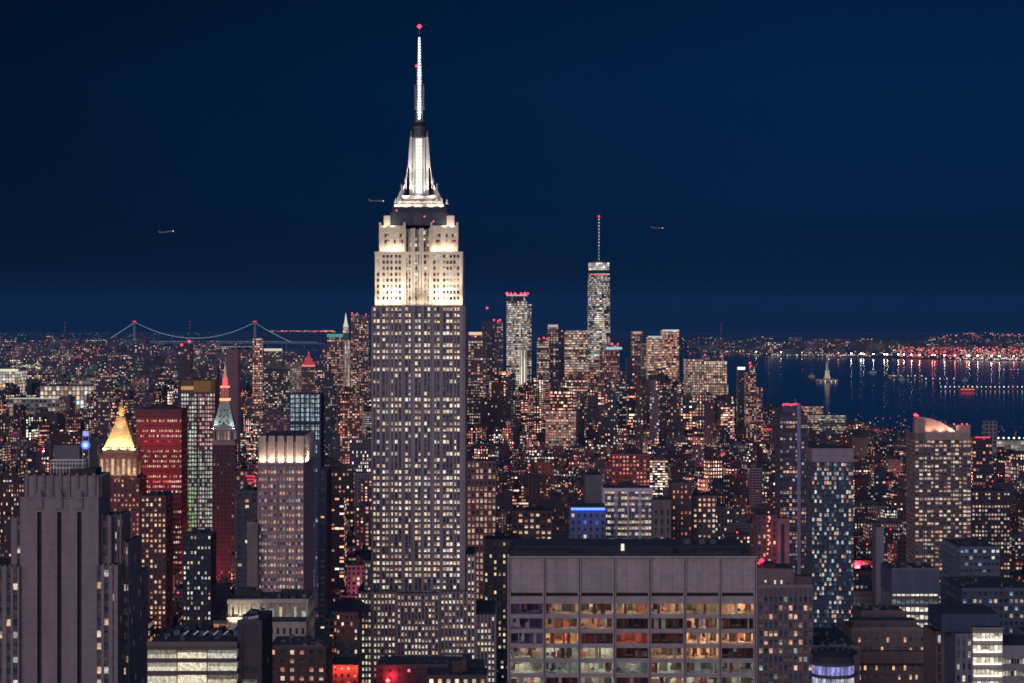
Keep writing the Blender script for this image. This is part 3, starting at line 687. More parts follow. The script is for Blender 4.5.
# curved low block with bright floors, bottom left
def ex(t, b, P, x0, x1, zt, d, dp):
    b.box(x0+2, x1-1, d+2, d+dp-1, zt-.02, zt+.7, 'roof')
    for q in range(9): xx = x0+3+q*2.6; b.box(xx, xx+1.8, d+14+(q % 2)*2, d+24, zt, zt+random.uniform(1.2, 2.6), 'wall', (.10, .13, .14))
    for q in range(5): b.tube([(x0+9+q*3, d+13, zt+1.2), (x0+9+q*3+1.5, d+13, zt+2.4)], .3, 'white_metal', 5)
tower('low_office_block', 'low office block with wide bright cream strip windows and cluttered dark roof, bottom left', 'office block', 680, 147, 237, 645, 29, (.13, .11, .11), 9.0, 3.7, .97, .66, lit_rule(1.2, [(.95, .80, .58), (.80, .76, .62), (.9, .82, .62)], .1, (.55, .95)), blank=.9, extra=ex, side_cols=True)
def ex(t, b, P, x0, x1, zt, d, dp):
    b.box(x0+1, x0+6, d+3, d+9, zt, zt+1.6, 'metal', roof='metal'); b.tube([(x0+3, d+2, zt+1), (x0+6, d+2, zt+1.6)], .5, 'white_metal', 6)
tower('dark_annex', 'windowless dark box beside the bright strip-windowed block', 'building', 684, 237.5, 262, 623, 30, (.06, .055, .07), 7, 3.7, .6, .4, lit_rule(.3, [(.5, .5, .4)], .2, (.2, .5)), blank=12, extra=ex)
# cream base building with colonnade
def ex(t, b, P, x0, x1, zt, d, dp):
    crown_bits(b, x0, x1, d+5, d+dp, zt, 5, 5)
    for px in np.linspace(231, 307, 9): xx = PX(px, d); b.box(xx-.5, xx+.5, d-.5, d-.01, PZ(618, d), zt-1, 'wall', (.5, .46, .38), roof='wall')
    b.box(x0-.4, x1+.4, d-.8, d+.4, zt-.9, zt+.5, 'wall', (.5, .46, .38), roof='wall'); b.box(x0-.4, x1+.4, d-1.2, d-.02, PZ(619, d), PZ(617, d), 'wall', (.5, .46, .38), roof='wall')
    for xx in np.linspace(x0+3, x1-3, 7): o = lamp('cornice_light', 'SPOT', (xx, d-4.5, PZ(625, d)), 4500, (1, .86, .62), .4, spot=R(110)); aim(o, (xx, d, PZ(607, d)))
tower('cream_block', 'cream floodlit block with tall paired windows under a cornice, below the pink ribbed tower', 'building', 1150, 228, 308, 601, 38, (.42, .38, .31), 4.0, 8.4, .5, .62, lit_rule(.8, [(1, .80, .52), (.5, .5, .38), (.9, .85, .62)], .2, (.3, .9)), blank=1.4, extra=ex, land='cream floodlit block')
tower('cream_block_wing', 'two-row cream wing below the floodlit colonnade', 'building', 1128, 250, 306, 622, 20, (.40, .36, .29), 3.2, 7.0, .42, .42, lit_rule(.4, [(1, .75, .5)], .2, (.3, .8)), blank=1.0)
tower('brick_walkup', 'brown brick block with red-lit windows below the cream wing', 'building', 1060, 268, 326, 648, 40, (.10, .06, .06), 4.4, 4.0, .4, .5, lit_rule(.62, [(1, .4, .26), (1, .7, .45)], .3, (.4, 1)))
# ribbed pink tower with glowing crown
def ex(t, b, P, x0, x1, zt, d, dp):
    zc = PZ(463, d); W_ = x1-x0
    for i in range(5):
        a = x0+W_*(i/5)+1.0; w = W_/5-1.7 if i < 4 else W_/5-.9
        b.box(a, a+w, d-1.0, d+1, zc, zt+.6, 'wall', (.55, .44, .36), roof='wall')
        for q in range(1, 4): b.box(a+w*q/4-.12, a+w*q/4+.12, d-1.12, d-1.01, zc+1, zt, 'wall', (.35, .28, .24), roof='wall')
        o = lamp('crown_light', 'AREA', (a+w/2, d-2.6, zc+.4), 800, (1, .76, .55), w, size_y=.5); aim(o, (a+w/2, d-.9, zc+12))
        if i < 4:
            for q in range(1): b.box(a+w, a+w+1.7, d-.4, d+1, zt-2.5, zt, 'wall', (.05, .05, .06))
    for i in range(5): xx = x0+W_*i/5; b.box(xx-.1, xx+.9, d-.5, d-.01, PZ(700, d), zc, 'wall', (.36, .24, .26), roof='wall')
    b.box(x0-.3, x1+.3, d-1.3, d-.02, zc-.8, zc-.02, 'wall', (.4, .32, .3), roof='wall')
    for s_ in range(3): o = lamp('crown_light', 'AREA', (x1+2.4, d+5+s_*7, zc+.4), 1100, (1, .84, .62), 5, size_y=.5); aim(o, (x1, d+5+s_*7, zc+9))
    b.box(x1, x1+1.0, d+1, d+dp-1, zc, zt+.4, 'wall', (.6, .53, .43), roof='wall')
def rl(i, j):
    if random.random() < .22: return (.02, .02, .03)
    c = random.choice([(1, .45, .32), (.8, .5, .4), (.75, .7, .6), (1, .52, .28)]); k = random.uniform(.2, .95); return tuple(q*k for q in c)
tower('ribbed_tower', 'pink ribbed tower whose glowing crown has five pale panels', 'office tower', 1250, 258, 303.5, 437, 66, (.30, .25, .28), 1.7, 3.9, .62, .42, rl, sc=(.36, .31, .33), blank=17, extra=ex, side_rule=lit_rule(.05, [(1, .6, .4)]), dep=.35, land='pink ribbed tower')
tower('blank_slab', 'plain grey windowless slab against the left side of the pink ribbed tower', 'building', 1245, 247, 257.6, 524, 30, (.19, .165, .17), 40, 4, .02, .02, lit_rule(.0, WARM), maxn=5)
tower('dark_glass_tower', 'narrow dark navy tower behind the left side of the pink ribbed tower', 'building', 1420, 236, 258, 492, 30, (.06, .075, .10), 4, 3.6, .5, .5, lit_rule(.10, WARM))
# white striped dark blue tower
def ex(t, b, P, x0, x1, zt, d, dp):
    n = 6
    for i in range(n+1): xx = x0+(x1-x0)*i/n; b.box(xx-.55, xx+.55, d-.7, d-.01, PZ(700, d), zt+1, 'wall', (.05, .07, .11), roof='wall')
    b.box(x0, x1, d-.3, d-.02, PZ(425, d), PZ(421, d), 'wall', (.03, .05, .1), roof='wall')
tower('striped_tower', 'dark navy tower with pale blue vertical window stripes in its upper floors', 'office tower', 1700, 290, 320, 394, 40, (.04, .055, .09), 2.0, 3.4, .8, .74, (lambda i, j: (lambda k: (.42*k, .55*k, .62*k))(random.uniform(.5, 1.15)) if (j > 48 or random.random() < .1) else (.015, .03, .07)), sc=(.06, .08, .11), extra=ex, side_rule=lit_rule(.04, WARM), land='blue striped tower')
tower('navy_slab', 'unlit navy slab on the right of the pink ribbed tower', 'building', 1500, 318, 327, 470, 40, (.035, .05, .085), 5, 3.6, .4, .4, lit_rule(.08, WARM), maxn=30)
# slender twin-toned glass tower
def ex(t, b, P, x0, x1, zt, d, dp):
    zc = PZ(380, d)
    b.box(x0, x1, d+1, d+dp-1, zt, zc, 'wall', (.16, .11, .05)); b.box(x0+12, x1-4, d+.6, d+.98, zt+1, zc-1, 'wall', (.35, .25, .08))
    b.box(x0, x0+12, d+.6, d+.98, zt+3, zc-6, 'lamp', em=(.5, .28, .10), roof='metal')
    b.box(PX(196.5, d), PX(198.3, d), d-.6, d-.02, PZ(700, d), zt, 'wall', (.05, .05, .06), roof='wall')
    for p in (189, 205.5, 213.5): b.box(PX(p, d)-.25, PX(p, d)+.25, d-.35, d-.02, PZ(700, d), zt, 'wall', (.12, .1, .1), roof='wall')
def rl(i, j):
    f = j/60
    if random.random() < .13: return (.03, .03, .04)
    if i < 5: c = (.30, .72, .26) if j < 24 else ((.5, .8, .5) if j < 34 else ((.72, .78, .66) if j < 50 else (.95, .50, .38)))
    else: c = (.55, .62, .55) if j < 34 else random.choice([(.85, .52, .48), (.8, .7, .62), (.9, .42, .42)])
    k = random.uniform(.45, 1.25); return tuple(q*k for q in c)
tower('slender_glass_tower', 'slender twin-toned glass tower, green-lit windows on its left strip and pink on its right', 'residential tower', 2200, 181, 215, 393, 26, (.10, .085, .085), 2.6, 3.9, .66, .62, rl, extra=ex, side_rule=lit_rule(.3, [(1, .3, .3)]), maxn=100, land='slender green and pink tower')
# clock tower with red lantern
def make_campanile():
    d = 2150; X, Z = (lambda p: PX(p, d)), (lambda p: PZ(p, d)); cx = X(223.5)
    t = thing('campanile', (cx, d, 0), 'old campanile with red-lit lantern on a pale steep roof', 'clock tower'); b = MB()
    w = ((.0, .05, .5, 1), (.3, .5, .3, .9)); cyy = d+11.5
    b.box(X(212.5), X(234.5), d, d+22, 0, Z(445), 'city', (.11, .07, .085), ((.31, .06, .3, .7), (.3, .45, .3, .9)), 3.2, 4)
    b.box(X(212), X(235), d-.6, d+23, Z(445), Z(441), 'wall', (.35, .30, .28)); b.box(X(213.5), X(233.5), d+.5, d+22, Z(441), Z(430), 'city', (.40, .34, .3), ((.77, .8, .6, .6), (.4, .8, .3, .9)), 3, 10)
    b.box(X(212), X(235), d-.6, d+23, Z(430), Z(428), 'wall', (.5, .45, .4), roof='wall'); b.build('shaft', t)
    r = MB(); r.frustum(cx, cyy, Z(428), Z(401), 10.2, 10.2, 3.9, 3.9, 'copper')
    for j in range(3):
        for q in (-1, 0, 1): f = j/4; zz = Z(424)+j*6; r.box(cx+q*(5-j)-.5, cx+q*(5-j)+.5, d+1.2+j*1.6, d+3+j*1.6, zz, zz+1.6, 'wall', (.05, .05, .06))
    r.build('roof', t)
    l = MB(); l.box(cx-4.6, cx+4.6, cyy-4.6, cyy+4.6, Z(401), Z(398.5), 'lamp', em=(2.2, .7, .35), roof='stone')
    for a in (-1, -.33, .33, 1): l.box(cx+a*3.4-.4, cx+a*3.4+.4, cyy-3.9, cyy-3.1, Z(398.5), Z(388), 'wall', (.5, .3, .25), roof='wall')
    l.box(cx-2.8, cx+2.8, cyy-2.8, cyy+2.8, Z(398.5), Z(388), 'lamp', em=(.32, .05, .05), roof='stone'); l.box(cx-4, cx+4, cyy-4, cyy+4, Z(388), Z(386), 'lamp', em=(1.6, .45, .3), roof='stone')
    l.box(cx-2.2, cx+2.2, cyy-2.2, cyy+2.2, Z(386), Z(378), 'lamp', em=(1.1, .14, .12), roof='stone'); l.frustum(cx, cyy, Z(378), Z(371), 2.0, 2.0, 1.0, 1.0, 'lamp', em=(.45, .20, .14), n=8); l.frustum(cx, cyy, Z(371), Z(364), .9, .9, .1, .1, 'lamp', em=(.5, .38, .28), n=8); l.build('lantern', t)
    for sx in (-1, 1): o = lamp('roof_light', 'SPOT', (cx+sx*11, d-3, Z(430)), 14000, (.95, 1, .92), .8, spot=R(70)); aim(o, (cx+sx*3, cyy-6, Z(412)))
    reserve(X(212), X(235), d-1, d+23, Z(362)); LAND.append((223, 385, 'campanile with the red lantern'))
make_campanile()
# gold pyramid roof
def make_gold():
    d = 1900; X, Z = (lambda p: PX(p, d)), (lambda p: PZ(p, d)); cx = X(118.5)
    t = thing('gilded_pyramid_tower', (cx, d, 0), 'tower with glowing gilded pyramid roof above lit stone arcades', 'office tower'); b = MB(); panes = []
    base = Z(700); red = lit_rule(.5, [(1, .45, .25), (1, .7, .5)], .3, (.3, .9))
    block(b, panes, X(95), X(140), d-3, d+36, max(0, base), Z(478), .6, (.15, .07, .07), front=(evenly(X(140)-X(95), 12, .45), rows_of(Z(478)-max(0, base), 4, .5), red), right=(lambda q: evenly(q, 9, .45), rows_of(Z(478)-max(0, base), 4, .5), red))
    st = (.26, .135, .10)
    block(b, panes, X(99), X(137), d, d+31, Z(478), Z(455), .8, st, front=(evenly(X(137)-X(99), 7, .5), [(2.5, 15.5)], lambda i, j: dim((1, .68, .42), random.uniform(.6, 1.1))), right=(lambda q: evenly(q, 6, .5), [(2.5, 15.5)], lambda i, j: (.85, .5, .28)))
    b.box(X(98), X(138), d-.8, d+32, Z(455), Z(453.5), 'wall', st); b.box(X(97), X(139), d-1.4, d+33, Z(479), Z(477.6), 'wall', st)
    b.box(X(102), X(134.5), d+2, d+29, Z(453.5), Z(448), 'wall', (.55, .36, .22))
    for px in (98.5, 137.5):
        b.frustum(X(px), d, Z(455), Z(444), .9, .9, .2, .2, 'wall', st)
        b.box(X(px)-1, X(px)+1, d-.9, d+1, Z(455), Z(450), 'wall', st)
    b.build('body', t); finish_panes(panes, t)
    cyy = d+15.5
    r = MB(); r.frustum(cx, cyy, Z(448), Z(418), 12.6, 12.6, 3.2, 3.2, 'gold', n=4)
    for k in range(-5, 6): r.tube([(cx+k*2.3, cyy-12.7, Z(448)), (cx+k*.58, cyy-3.3, Z(418))], .16, 'gold', 4)
    r.build('pyramid_roof', t)
    l = MB(); l.frustum(cx, cyy, Z(418), Z(409), 3.0, 3.0, 2.6, 2.6, 'gold', n=8); l.frustum(cx, cyy, Z(409), Z(408), 3.3, 3.3, 3.1, 3.1, 'gold', n=8); l.frustum(cx, cyy, Z(408), Z(399), 1.8, 1.8, .1, .1, 'gold', n=8); l.build('spire', t)
    for xx in np.linspace(-13, 13, 4):
        o = lamp('roof_light', 'SPOT', (cx+xx*1.1, d-3, Z(452)), 26000, (1, .78, .48), .8, spot=R(75)); aim(o, (cx+xx*.5, cyy-9, Z(436)))
    o = lamp('roof_light', 'SPOT', (cx, d-5, Z(440)), 32000, (1, .72, .38), .8, spot=R(35)); aim(o, (cx, cyy, Z(412)))
    for px in (103, 118, 133): o = lamp('arcade_light', 'SPOT', (X(px), d-9, Z(482)), 7000, (1, .68, .42), .8, spot=R(80)); aim(o, (X(px), d, Z(465)))
    o = lamp('arcade_light', 'SPOT', (X(146), d+12, Z(482)), 7000, (1, .7, .42), .8, spot=R(90)); aim(o, (X(137), d+12, Z(462)))
    reserve(X(95), X(140), d-3, d+36, Z(399)); LAND.append((118, 440, 'gilded pyramid roof'))
make_gold()
# red office block
def ex(t, b, P, x0, x1, zt, d, dp):
    b.box(x0, x1, d-.2, d-.01, zt-8, zt, 'wall', (.12, .06, .06), roof='wall'); crown_bits(b, x0, x1, d, d+dp, zt, 3, 4)
    for xx in np.linspace(x0+4, x1-4, 4):
        for py in (430, 470): o = lamp('red_light', 'SPOT', (xx, d-26, PZ(py+14, d)), 4800, (1, .07, .11), 1, spot=R(95)); aim(o, (xx, d, PZ(py, d)))
def rl(i, j):
    if rl.row.setdefault(j, random.random()) < .3: return (.10, .012, .015)
    c = random.choice([(1, .6, .42), (1, .8, .6), (1, .35, .25)]); return dim(c, random.uniform(.35, 1.25)) if random.random() < .75 else (.12, .01, .015)
rl.row = {}
tower('red_office_block', 'crimson-lit office block with rows of pink windows, right of the gilded pyramid', 'office block', 2000, 136, 181.5, 409, 40, (.26, .075, .08), 1.8, 4.4, .6, .42, rl, blank=8, extra=ex, land='crimson office block')
tower('brick_tower', 'brick tower with orange windows below the crimson block', 'building', 1700, 141, 166, 497, 34, (.12, .06, .06), 3.0, 3.8, .5, .55, lit_rule(.6, [(1, .5, .3), (1, .72, .5)], .4), land='brick tower under the crimson block')
tower('black_glass_tower', 'black glass tower with a few white windows at the foot of the slender tower', 'building', 1640, 183, 211, 535, 30, (.03, .04, .06), 2.6, 3.6, .5, .55, lit_rule(.3, CREAM+COOL, .5))

# right half
def ex(t, b, P, x0, x1, zt, d, dp):
    # sweeping curved screen that falls to the right
    n = 14; zt2 = PZ(417, d)
    prev = None
    for i in range(n+1):
        f = i/n; xx = x0+.5+(PX(958, d)-x0)*f; zz = PZ(417, d)-(PZ(417, d)-PZ(433, d))*(f**2.1)
        if prev:
            a, za = prev; b.face([(a, d+5, zt-9), (xx, d+5, zt-9), (xx, d+5, zz), (a, d+5, za)], 'wall', (.52, .36, .32)); b.face([(a, d+5, za), (xx, d+5, zz), (xx, d+7, zz), (a, d+7, za)], 'wall', (.4, .3, .3)); b.face([(xx, d+7, zt-9), (a, d+7, zt-9), (a, d+7, za), (xx, d+7, zz)], 'wall', (.3, .25, .25))
        prev = (xx, zz)
    b.box(x0, PX(925, d), d+.2, d+9, zt, PZ(419, d), 'wall', (.38, .28, .27)); b.box(PX(958, d), x1, d+3, d+14, zt, PZ(425, d), 'wall', (.5, .34, .3))
    b.box(PX(925, d), PX(970, d), d-.5, d+.3, PZ(440, d), PZ(432.5, d), 'wall', (.36, .28, .26), roof='wall')
    for px, e in ((930, 1500), (942, 2600), (953, 3400)): o = lamp('screen_light', 'SPOT', (PX(px, d), d+1.2, PZ(433, d)+.6), e*1.5, (1, .55, .38), .5, spot=R(130)); aim(o, (PX(px, d), d+5, PZ(424, d)))
    red_beacon(t, (PX(916, d), d+3, PZ(415, d)), 1.3, (7, .2, .45)); red_beacon(t, (PX(918.5, d), d+4, PZ(416, d)), .8, (5, .2, .45))
    for px in (955, 963, 968): red_beacon(t, (PX(px, d), d+4, PZ(424.3, d)), .7, (3, .25, .35))
    b.tube([(PX(926, d), d+6, PZ(419, d)), (PX(926, d), d+6, PZ(407, d))], .12, 'metal', 4)
    for i in range(1, 6): xx = x0+(x1-x0)*i/6; b.box(xx-.45, xx+.45, d-.6, d-.01, 0, zt-9, 'wall', (.15, .12, .12), roof='wall')
tower('curved_crown_tower', 'tall residential tower with pink-lit curved crown sloping down to the right', 'residential tower', 1740, 915, 971, 433, 40, (.16, .145, .165), 3.0, 3.1, .80, .54, lit_rule(.52, [(1, .62, .38), (1, .78, .52), (1, .48, .34), (.95, .76, .6), (1, .80, .64)], .4, (.3, 1.05), .02), blank=5, extra=ex, land='tower with the curved pink crown')
def ex(t, b, P, x0, x1, zt, d, dp):
    b.box(x0-.2, x1+.2, d-.3, d+dp+.2, PZ(462, d), zt+.4, 'wall', (.30, .27, .32)); crown_bits(b, x0, x1, d, d+dp, zt+.4, 2, 2)
def rl(i, j):
    n = 66; f = j/n
    if f > .78: return dim(random.choice([(.5, .7, .8), (.8, .85, .7), (1, .85, .6)]), random.uniform(.03, .62))
    if random.random() < (.24 if f < .5 else .34): return dim(random.choice([(1, .66, .46), (1, .8, .62), (1, .52, .38), (.9, .9, .85), (.6, .75, .85)]), random.uniform(.2, .95))
    return (.012, .02, .04) if random.random() < .8 else (.04, .06, .10)
tower('glass_tower', 'glass tower with plain grey cap and speckled bluish upper windows', 'residential tower', 1500, 812, 853.5, 449, 32, (.07, .085, .11), 1.55, 3.0, .82, .72, rl, dep=.25, blank=8.5, extra=ex, side_rule=rl, land='grey-capped glass tower')
def ex(t, b, P, x0, x1, zt, d, dp):
    b.box(PX(797, d), PX(800.5, d), d-1.2, d+1, 0, PZ(404, d), 'wall', (.28, .27, .42)); b.box(PX(783, d), PX(800, d), d+2, d+20, zt, PZ(407, d), 'wall', (.10, .11, .18))
    for py in np.arange(418, 560, 3.05*F/d*2): b.box(x0+1, x1+.3, d-.5, d-.02, PZ(py, d)-.35, PZ(py, d)+.35, 'wall', (.17, .17, .26), roof='wall')
    for px in np.linspace(784, 799, 7): red_beacon(t, (PX(px, d), d+2.5, PZ(404.5, d)+random.uniform(-.5, .5)), 1.0, (5, .1, .3))
tower('balcony_tower', 'dark balconied tower topped by a row of red beacons', 'residential tower', 1700, 780, 807.5, 412, 34, (.085, .08, .125), 2.3, 3.05, .7, .58, lit_rule(.42, [(1, .55, .36), (1, .72, .52), (1, .45, .3), (.45, .5, .8)], .9, (.3, 1.0), .012), extra=ex, side_rule=lit_rule(.2, WARM), land='tower with the red beacons')
# gridded tower right of the slab
def ex(t, b, P, x0, x1, zt, d, dp):
    b.box(PX(760, d), PX(797, d), d+8, d+28, zt, PZ(571, d), 'wall', (.20, .16, .17)); b.box(PX(764, d), PX(779, d), d+12, d+26, PZ(571, d), PZ(567.5, d), 'roof'); b.box(PX(797, d), PX(812, d), d+2, d+9, zt, PZ(577, d), 'wall', (.13, .11, .14))
    for px in (767, 776.5, 783): b.box(PX(px, d), PX(px+1.6, d), d+7.6, d+7.9, zt+.3, zt+1.8, 'lamp', em=(.8, .75, .5), roof='metal')
    red_beacon(t, (PX(765, d), d+11, PZ(563.5, d)), 1.0, (9, .1, .3)); red_beacon(t, (PX(762, d), d+11, PZ(566, d)), .6, (6, .1, .3))
    o = lamp('red_sign_glow', 'POINT', (PX(763, d), d+10, PZ(562, d)), 900, (1, .05, .18), .5)
    for i in (3, 6, 9): xx = x0+(x1-x0)*i/11; b.box(xx-.25, xx+.25, d-.4, d-.01, 0, zt, 'wall', (.22, .18, .19), roof='wall')
tower('gridded_tower', 'mauve gridded tower with small windows, close to the right end of the wide grey slab', 'office tower', 900, 758.5, 813, 587, 36, (.20, .165, .18), 1.95, 3.35, .66, .58, lit_rule(.20, [(1, .5, .34), (1, .66, .45), (.5, .6, .5)], .5, (.3, .9), .025), sc=(.15, .13, .15), dep=.35, blank=3.2, extra=ex, land='mauve gridded tower')
# pink-lit slim tower
def ex(t, b, P, x0, x1, zt, d, dp):
    b.box(PX(777, d), PX(789, d), d-2, d+10, 0, PZ(518, d), 'wall', (.20, .15, .16)); b.box(PX(780.5, d), PX(784, d), d-2.3, d-2.01, 0, PZ(524, d), 'wall', (.02, .03, .05))
    for py in (545, 570): o = lamp('pink_light', 'SPOT', (PX(774, d), d-14, PZ(py, d)), 2600, (1, .10, .26), 1, spot=R(100)); aim(o, (PX(784, d), d, PZ(py-12, d)))
    for py in np.arange(512, 556, 4.6): red_beacon(t, (PX(768+random.uniform(-1, 1), d), d-1.5, PZ(py, d)), .55, (2.6, .8, .5), 'facade_lamp')
tower('pink_lit_tower', 'stepped tower washed in pink light behind the slab end', 'building', 1350, 757, 777, 515, 26, (.17, .09, .10), 2.8, 3.6, .4, .5, lit_rule(.45, [(1, .4, .26), (1, .65, .4)], .4), extra=ex)
# blue lit box and white grid behind the slab
def ex(t, b, P, x0, x1, zt, d, dp):
    b.box(PX(571, d), PX(605, d), d-.7, d-.1, PZ(510, d), PZ(507.6, d), 'lamp', em=(.08, .35, 2.6), roof='metal')
    for q in np.linspace(571.5, 603, 15): b.box(PX(q, d), PX(q+1.2, d), d-1.0, d-.71, PZ(509.8, d), PZ(508, d), 'lamp', em=(.5, .9, 3), roof='metal')
    for px in (578, 590, 600): o = lamp('blue_light', 'SPOT', (PX(px, d), d-9, PZ(505, d)), 1100, (.05, .2, 1), .8, spot=R(120)); aim(o, (PX(px, d), d, PZ(525, d)))
tower('blue_lit_block', 'low block with electric blue light strip along its roof edge', 'building', 1380, 570, 606, 507, 30, (.10, .13, .22), 3.6, 4.2, .45, .5, lit_rule(.22, [(1, .75, .6), (.1, .2, .8)], .3), blank=3, extra=ex, land='electric blue light strip')
def ex(t, b, P, x0, x1, zt, d, dp):
    n = 4
    for i in range(n+1): xx = x0+(x1-x0)*i/n; b.box(xx-.6, xx+.6, d-.9, d-.01, 0, zt+.4, 'wall', (.52, .46, .55), roof='wall')
    b.box(x0-.6, x1+.6, d-1.0, d+.1, zt-1.6, zt+.6, 'wall', (.58, .50, .60), roof='wall')
    crown_bits(b, x0, x1, d+4, d+dp, zt, 4, 3.5)
tower('white_grid_tower', 'office tower with white grid frame and cream window bands above the slab roof', 'office tower', 1420, 604, 652, 489, 34, (.42, .37, .45), 2.05, 3.7, .86, .5, (lambda i, j: (.03, .04, .1) if (j > 36 and random.random() < .75) or random.random() < .25 else dim(random.choice([(1, .82, .55), (.9, .85, .7), (1, .72, .45)]), random.uniform(.3, .85))), sc=(.14, .13, .20), extra=ex, land='white grid tower')
def ex(t, b, P, x0, x1, zt, d, dp): crown_bits(b, x0, x1, d+3, d+dp, zt, 3, 3)
tower('concrete_core', 'blank grey concrete block rising behind the electric blue light strip', 'building', 1500, 585, 602, 475, 26, (.17, .17, .20), 40, 4, .02, .02, lit_rule(0, WARM), maxn=4, extra=ex)
tower('dark_mansion_block', 'dull stone block with carved unlit windows right of the white grid tower', 'building', 1400, 653, 671, 500, 26, (.16, .14, .16), 3.2, 5.5, .4, .6, lit_rule(.06, WARM, .2), blank=5)
tower('orange_window_tower', 'narrow brick tower with a bright column of amber windows on its right edge', 'building', 1450, 672, 692, 484, 30, (.11, .07, .08), 2.6, 3.3, .42, .5, (lambda i, j: (1.0, .55, .3) if i >= 6 else (dim((1, .42, .25), random.uniform(.3, .8)) if random.random() < .4 else (.02, .02, .03))), land='column of amber windows')
tower('pink_window_block', 'stone apartment block with clustered pink windows, between two narrow brick towers', 'building', 1480, 693, 716, 497, 30, (.17, .13, .14), 2.9, 3.4, .5, .5, lit_rule(.6, [(1, .5, .36), (1, .7, .5)], .5))
tower('red_brick_block', 'red brick block with crimson-lit upper floors left above the white grid tower', 'building', 2050, 612, 650, 455, 34, (.24, .07, .08), 3, 3.6, .5, .5, lit_rule(.6, [(1, .3, .22), (1, .5, .35)], .4), land='crimson-lit brick block')
tower('arched_window_block', 'stone block with tall glowing pink windows beside the tallest skyscraper', 'building', 2000, 467, 496, 462, 34, (.16, .11, .11), 3.6, 5.2, .55, .62, lit_rule(.72, [(1, .52, .36), (1, .64, .45), (1, .74, .58)], .4, (.2, .85)), land='block of tall pink windows')
tower('arcaded_loft', 'dim stone loft building with rows of small amber windows left behind the slab', 'building', 1520, 484, 520, 541, 40, (.15, .135, .14), 3.0, 4.0, .45, .5, lit_rule(.4, [(1, .75, .45)], .4))
tower('amber_loft', 'square loft building with large amber windows above the slab left half', 'building', 1650, 512, 552, 512, 36, (.12, .085, .085), 4.0, 4.2, .55, .5, lit_rule(.6, [(1, .52, .32), (1, .75, .5)], .3), land='amber-windowed loft')

# bottom right cluster
def ex(t, b, P, x0, x1, zt, d, dp):
    b.box(x0-.2, x1+.2, d-.4, d+dp, PZ(594, d), zt, 'wall', (.10, .12, .19))
    for xx in np.linspace(x0+.5, x1-.5, 26): b.box(xx-.12, xx+.12, d-.62, d-.41, PZ(593, d), zt-.3, 'wall', (.15, .17, .25), roof='wall')
def rl(i, j):
    st = rl.r.setdefault(j, random.random() < .72); c = (1.2, 1.08, .84) if st else (.16, .18, .19)
    return dim(c, random.uniform(.4, 1.15))
rl.r = {}
tower('bright_floor_block', 'blue grey box-topped block with brilliant cream office floors', 'office block', 1150, 892, 938, 570, 34, (.12, .13, .18), 2.3, 3.9, .84, .55, rl, blank=10, extra=ex, side_rule=lit_rule(.03, CREAM), land='block of brilliant cream floors')
tower('dark_hat_block', 'dark brown block with plain top behind the terraced brick building', 'building', 985, 861, 907, 613, 26, (.15, .11, .12), 9, 5, .12, .3, lit_rule(.3, [(1, .9, .7)]), maxn=20)
def ex(t, b, P, x0, x1, zt, d, dp):
    b.box(x0-5, x1+6, d-4, d+dp, PZ(650, d)-5, PZ(650, d), 'wall', (.17, .12, .12)); b.box(x0+2, x1-2, d+8, d+18, zt, zt+3, 'wall', (.14, .1, .1))
tower('terraced_brick_block', 'terraced brown brick building with a row of orange-lit top windows', 'building', 960, 851, 925, 630, 30, (.20, .15, .15), 2.3, 3.9, .42, .5, (lambda i, j: dim((1, .55, .3), random.uniform(.6, 1.1)) if (j > 12 and 5 < i < 12) or random.random() < .30 else (.03, .025, .03)), blank=2.2, extra=ex, land='terraced brick building')
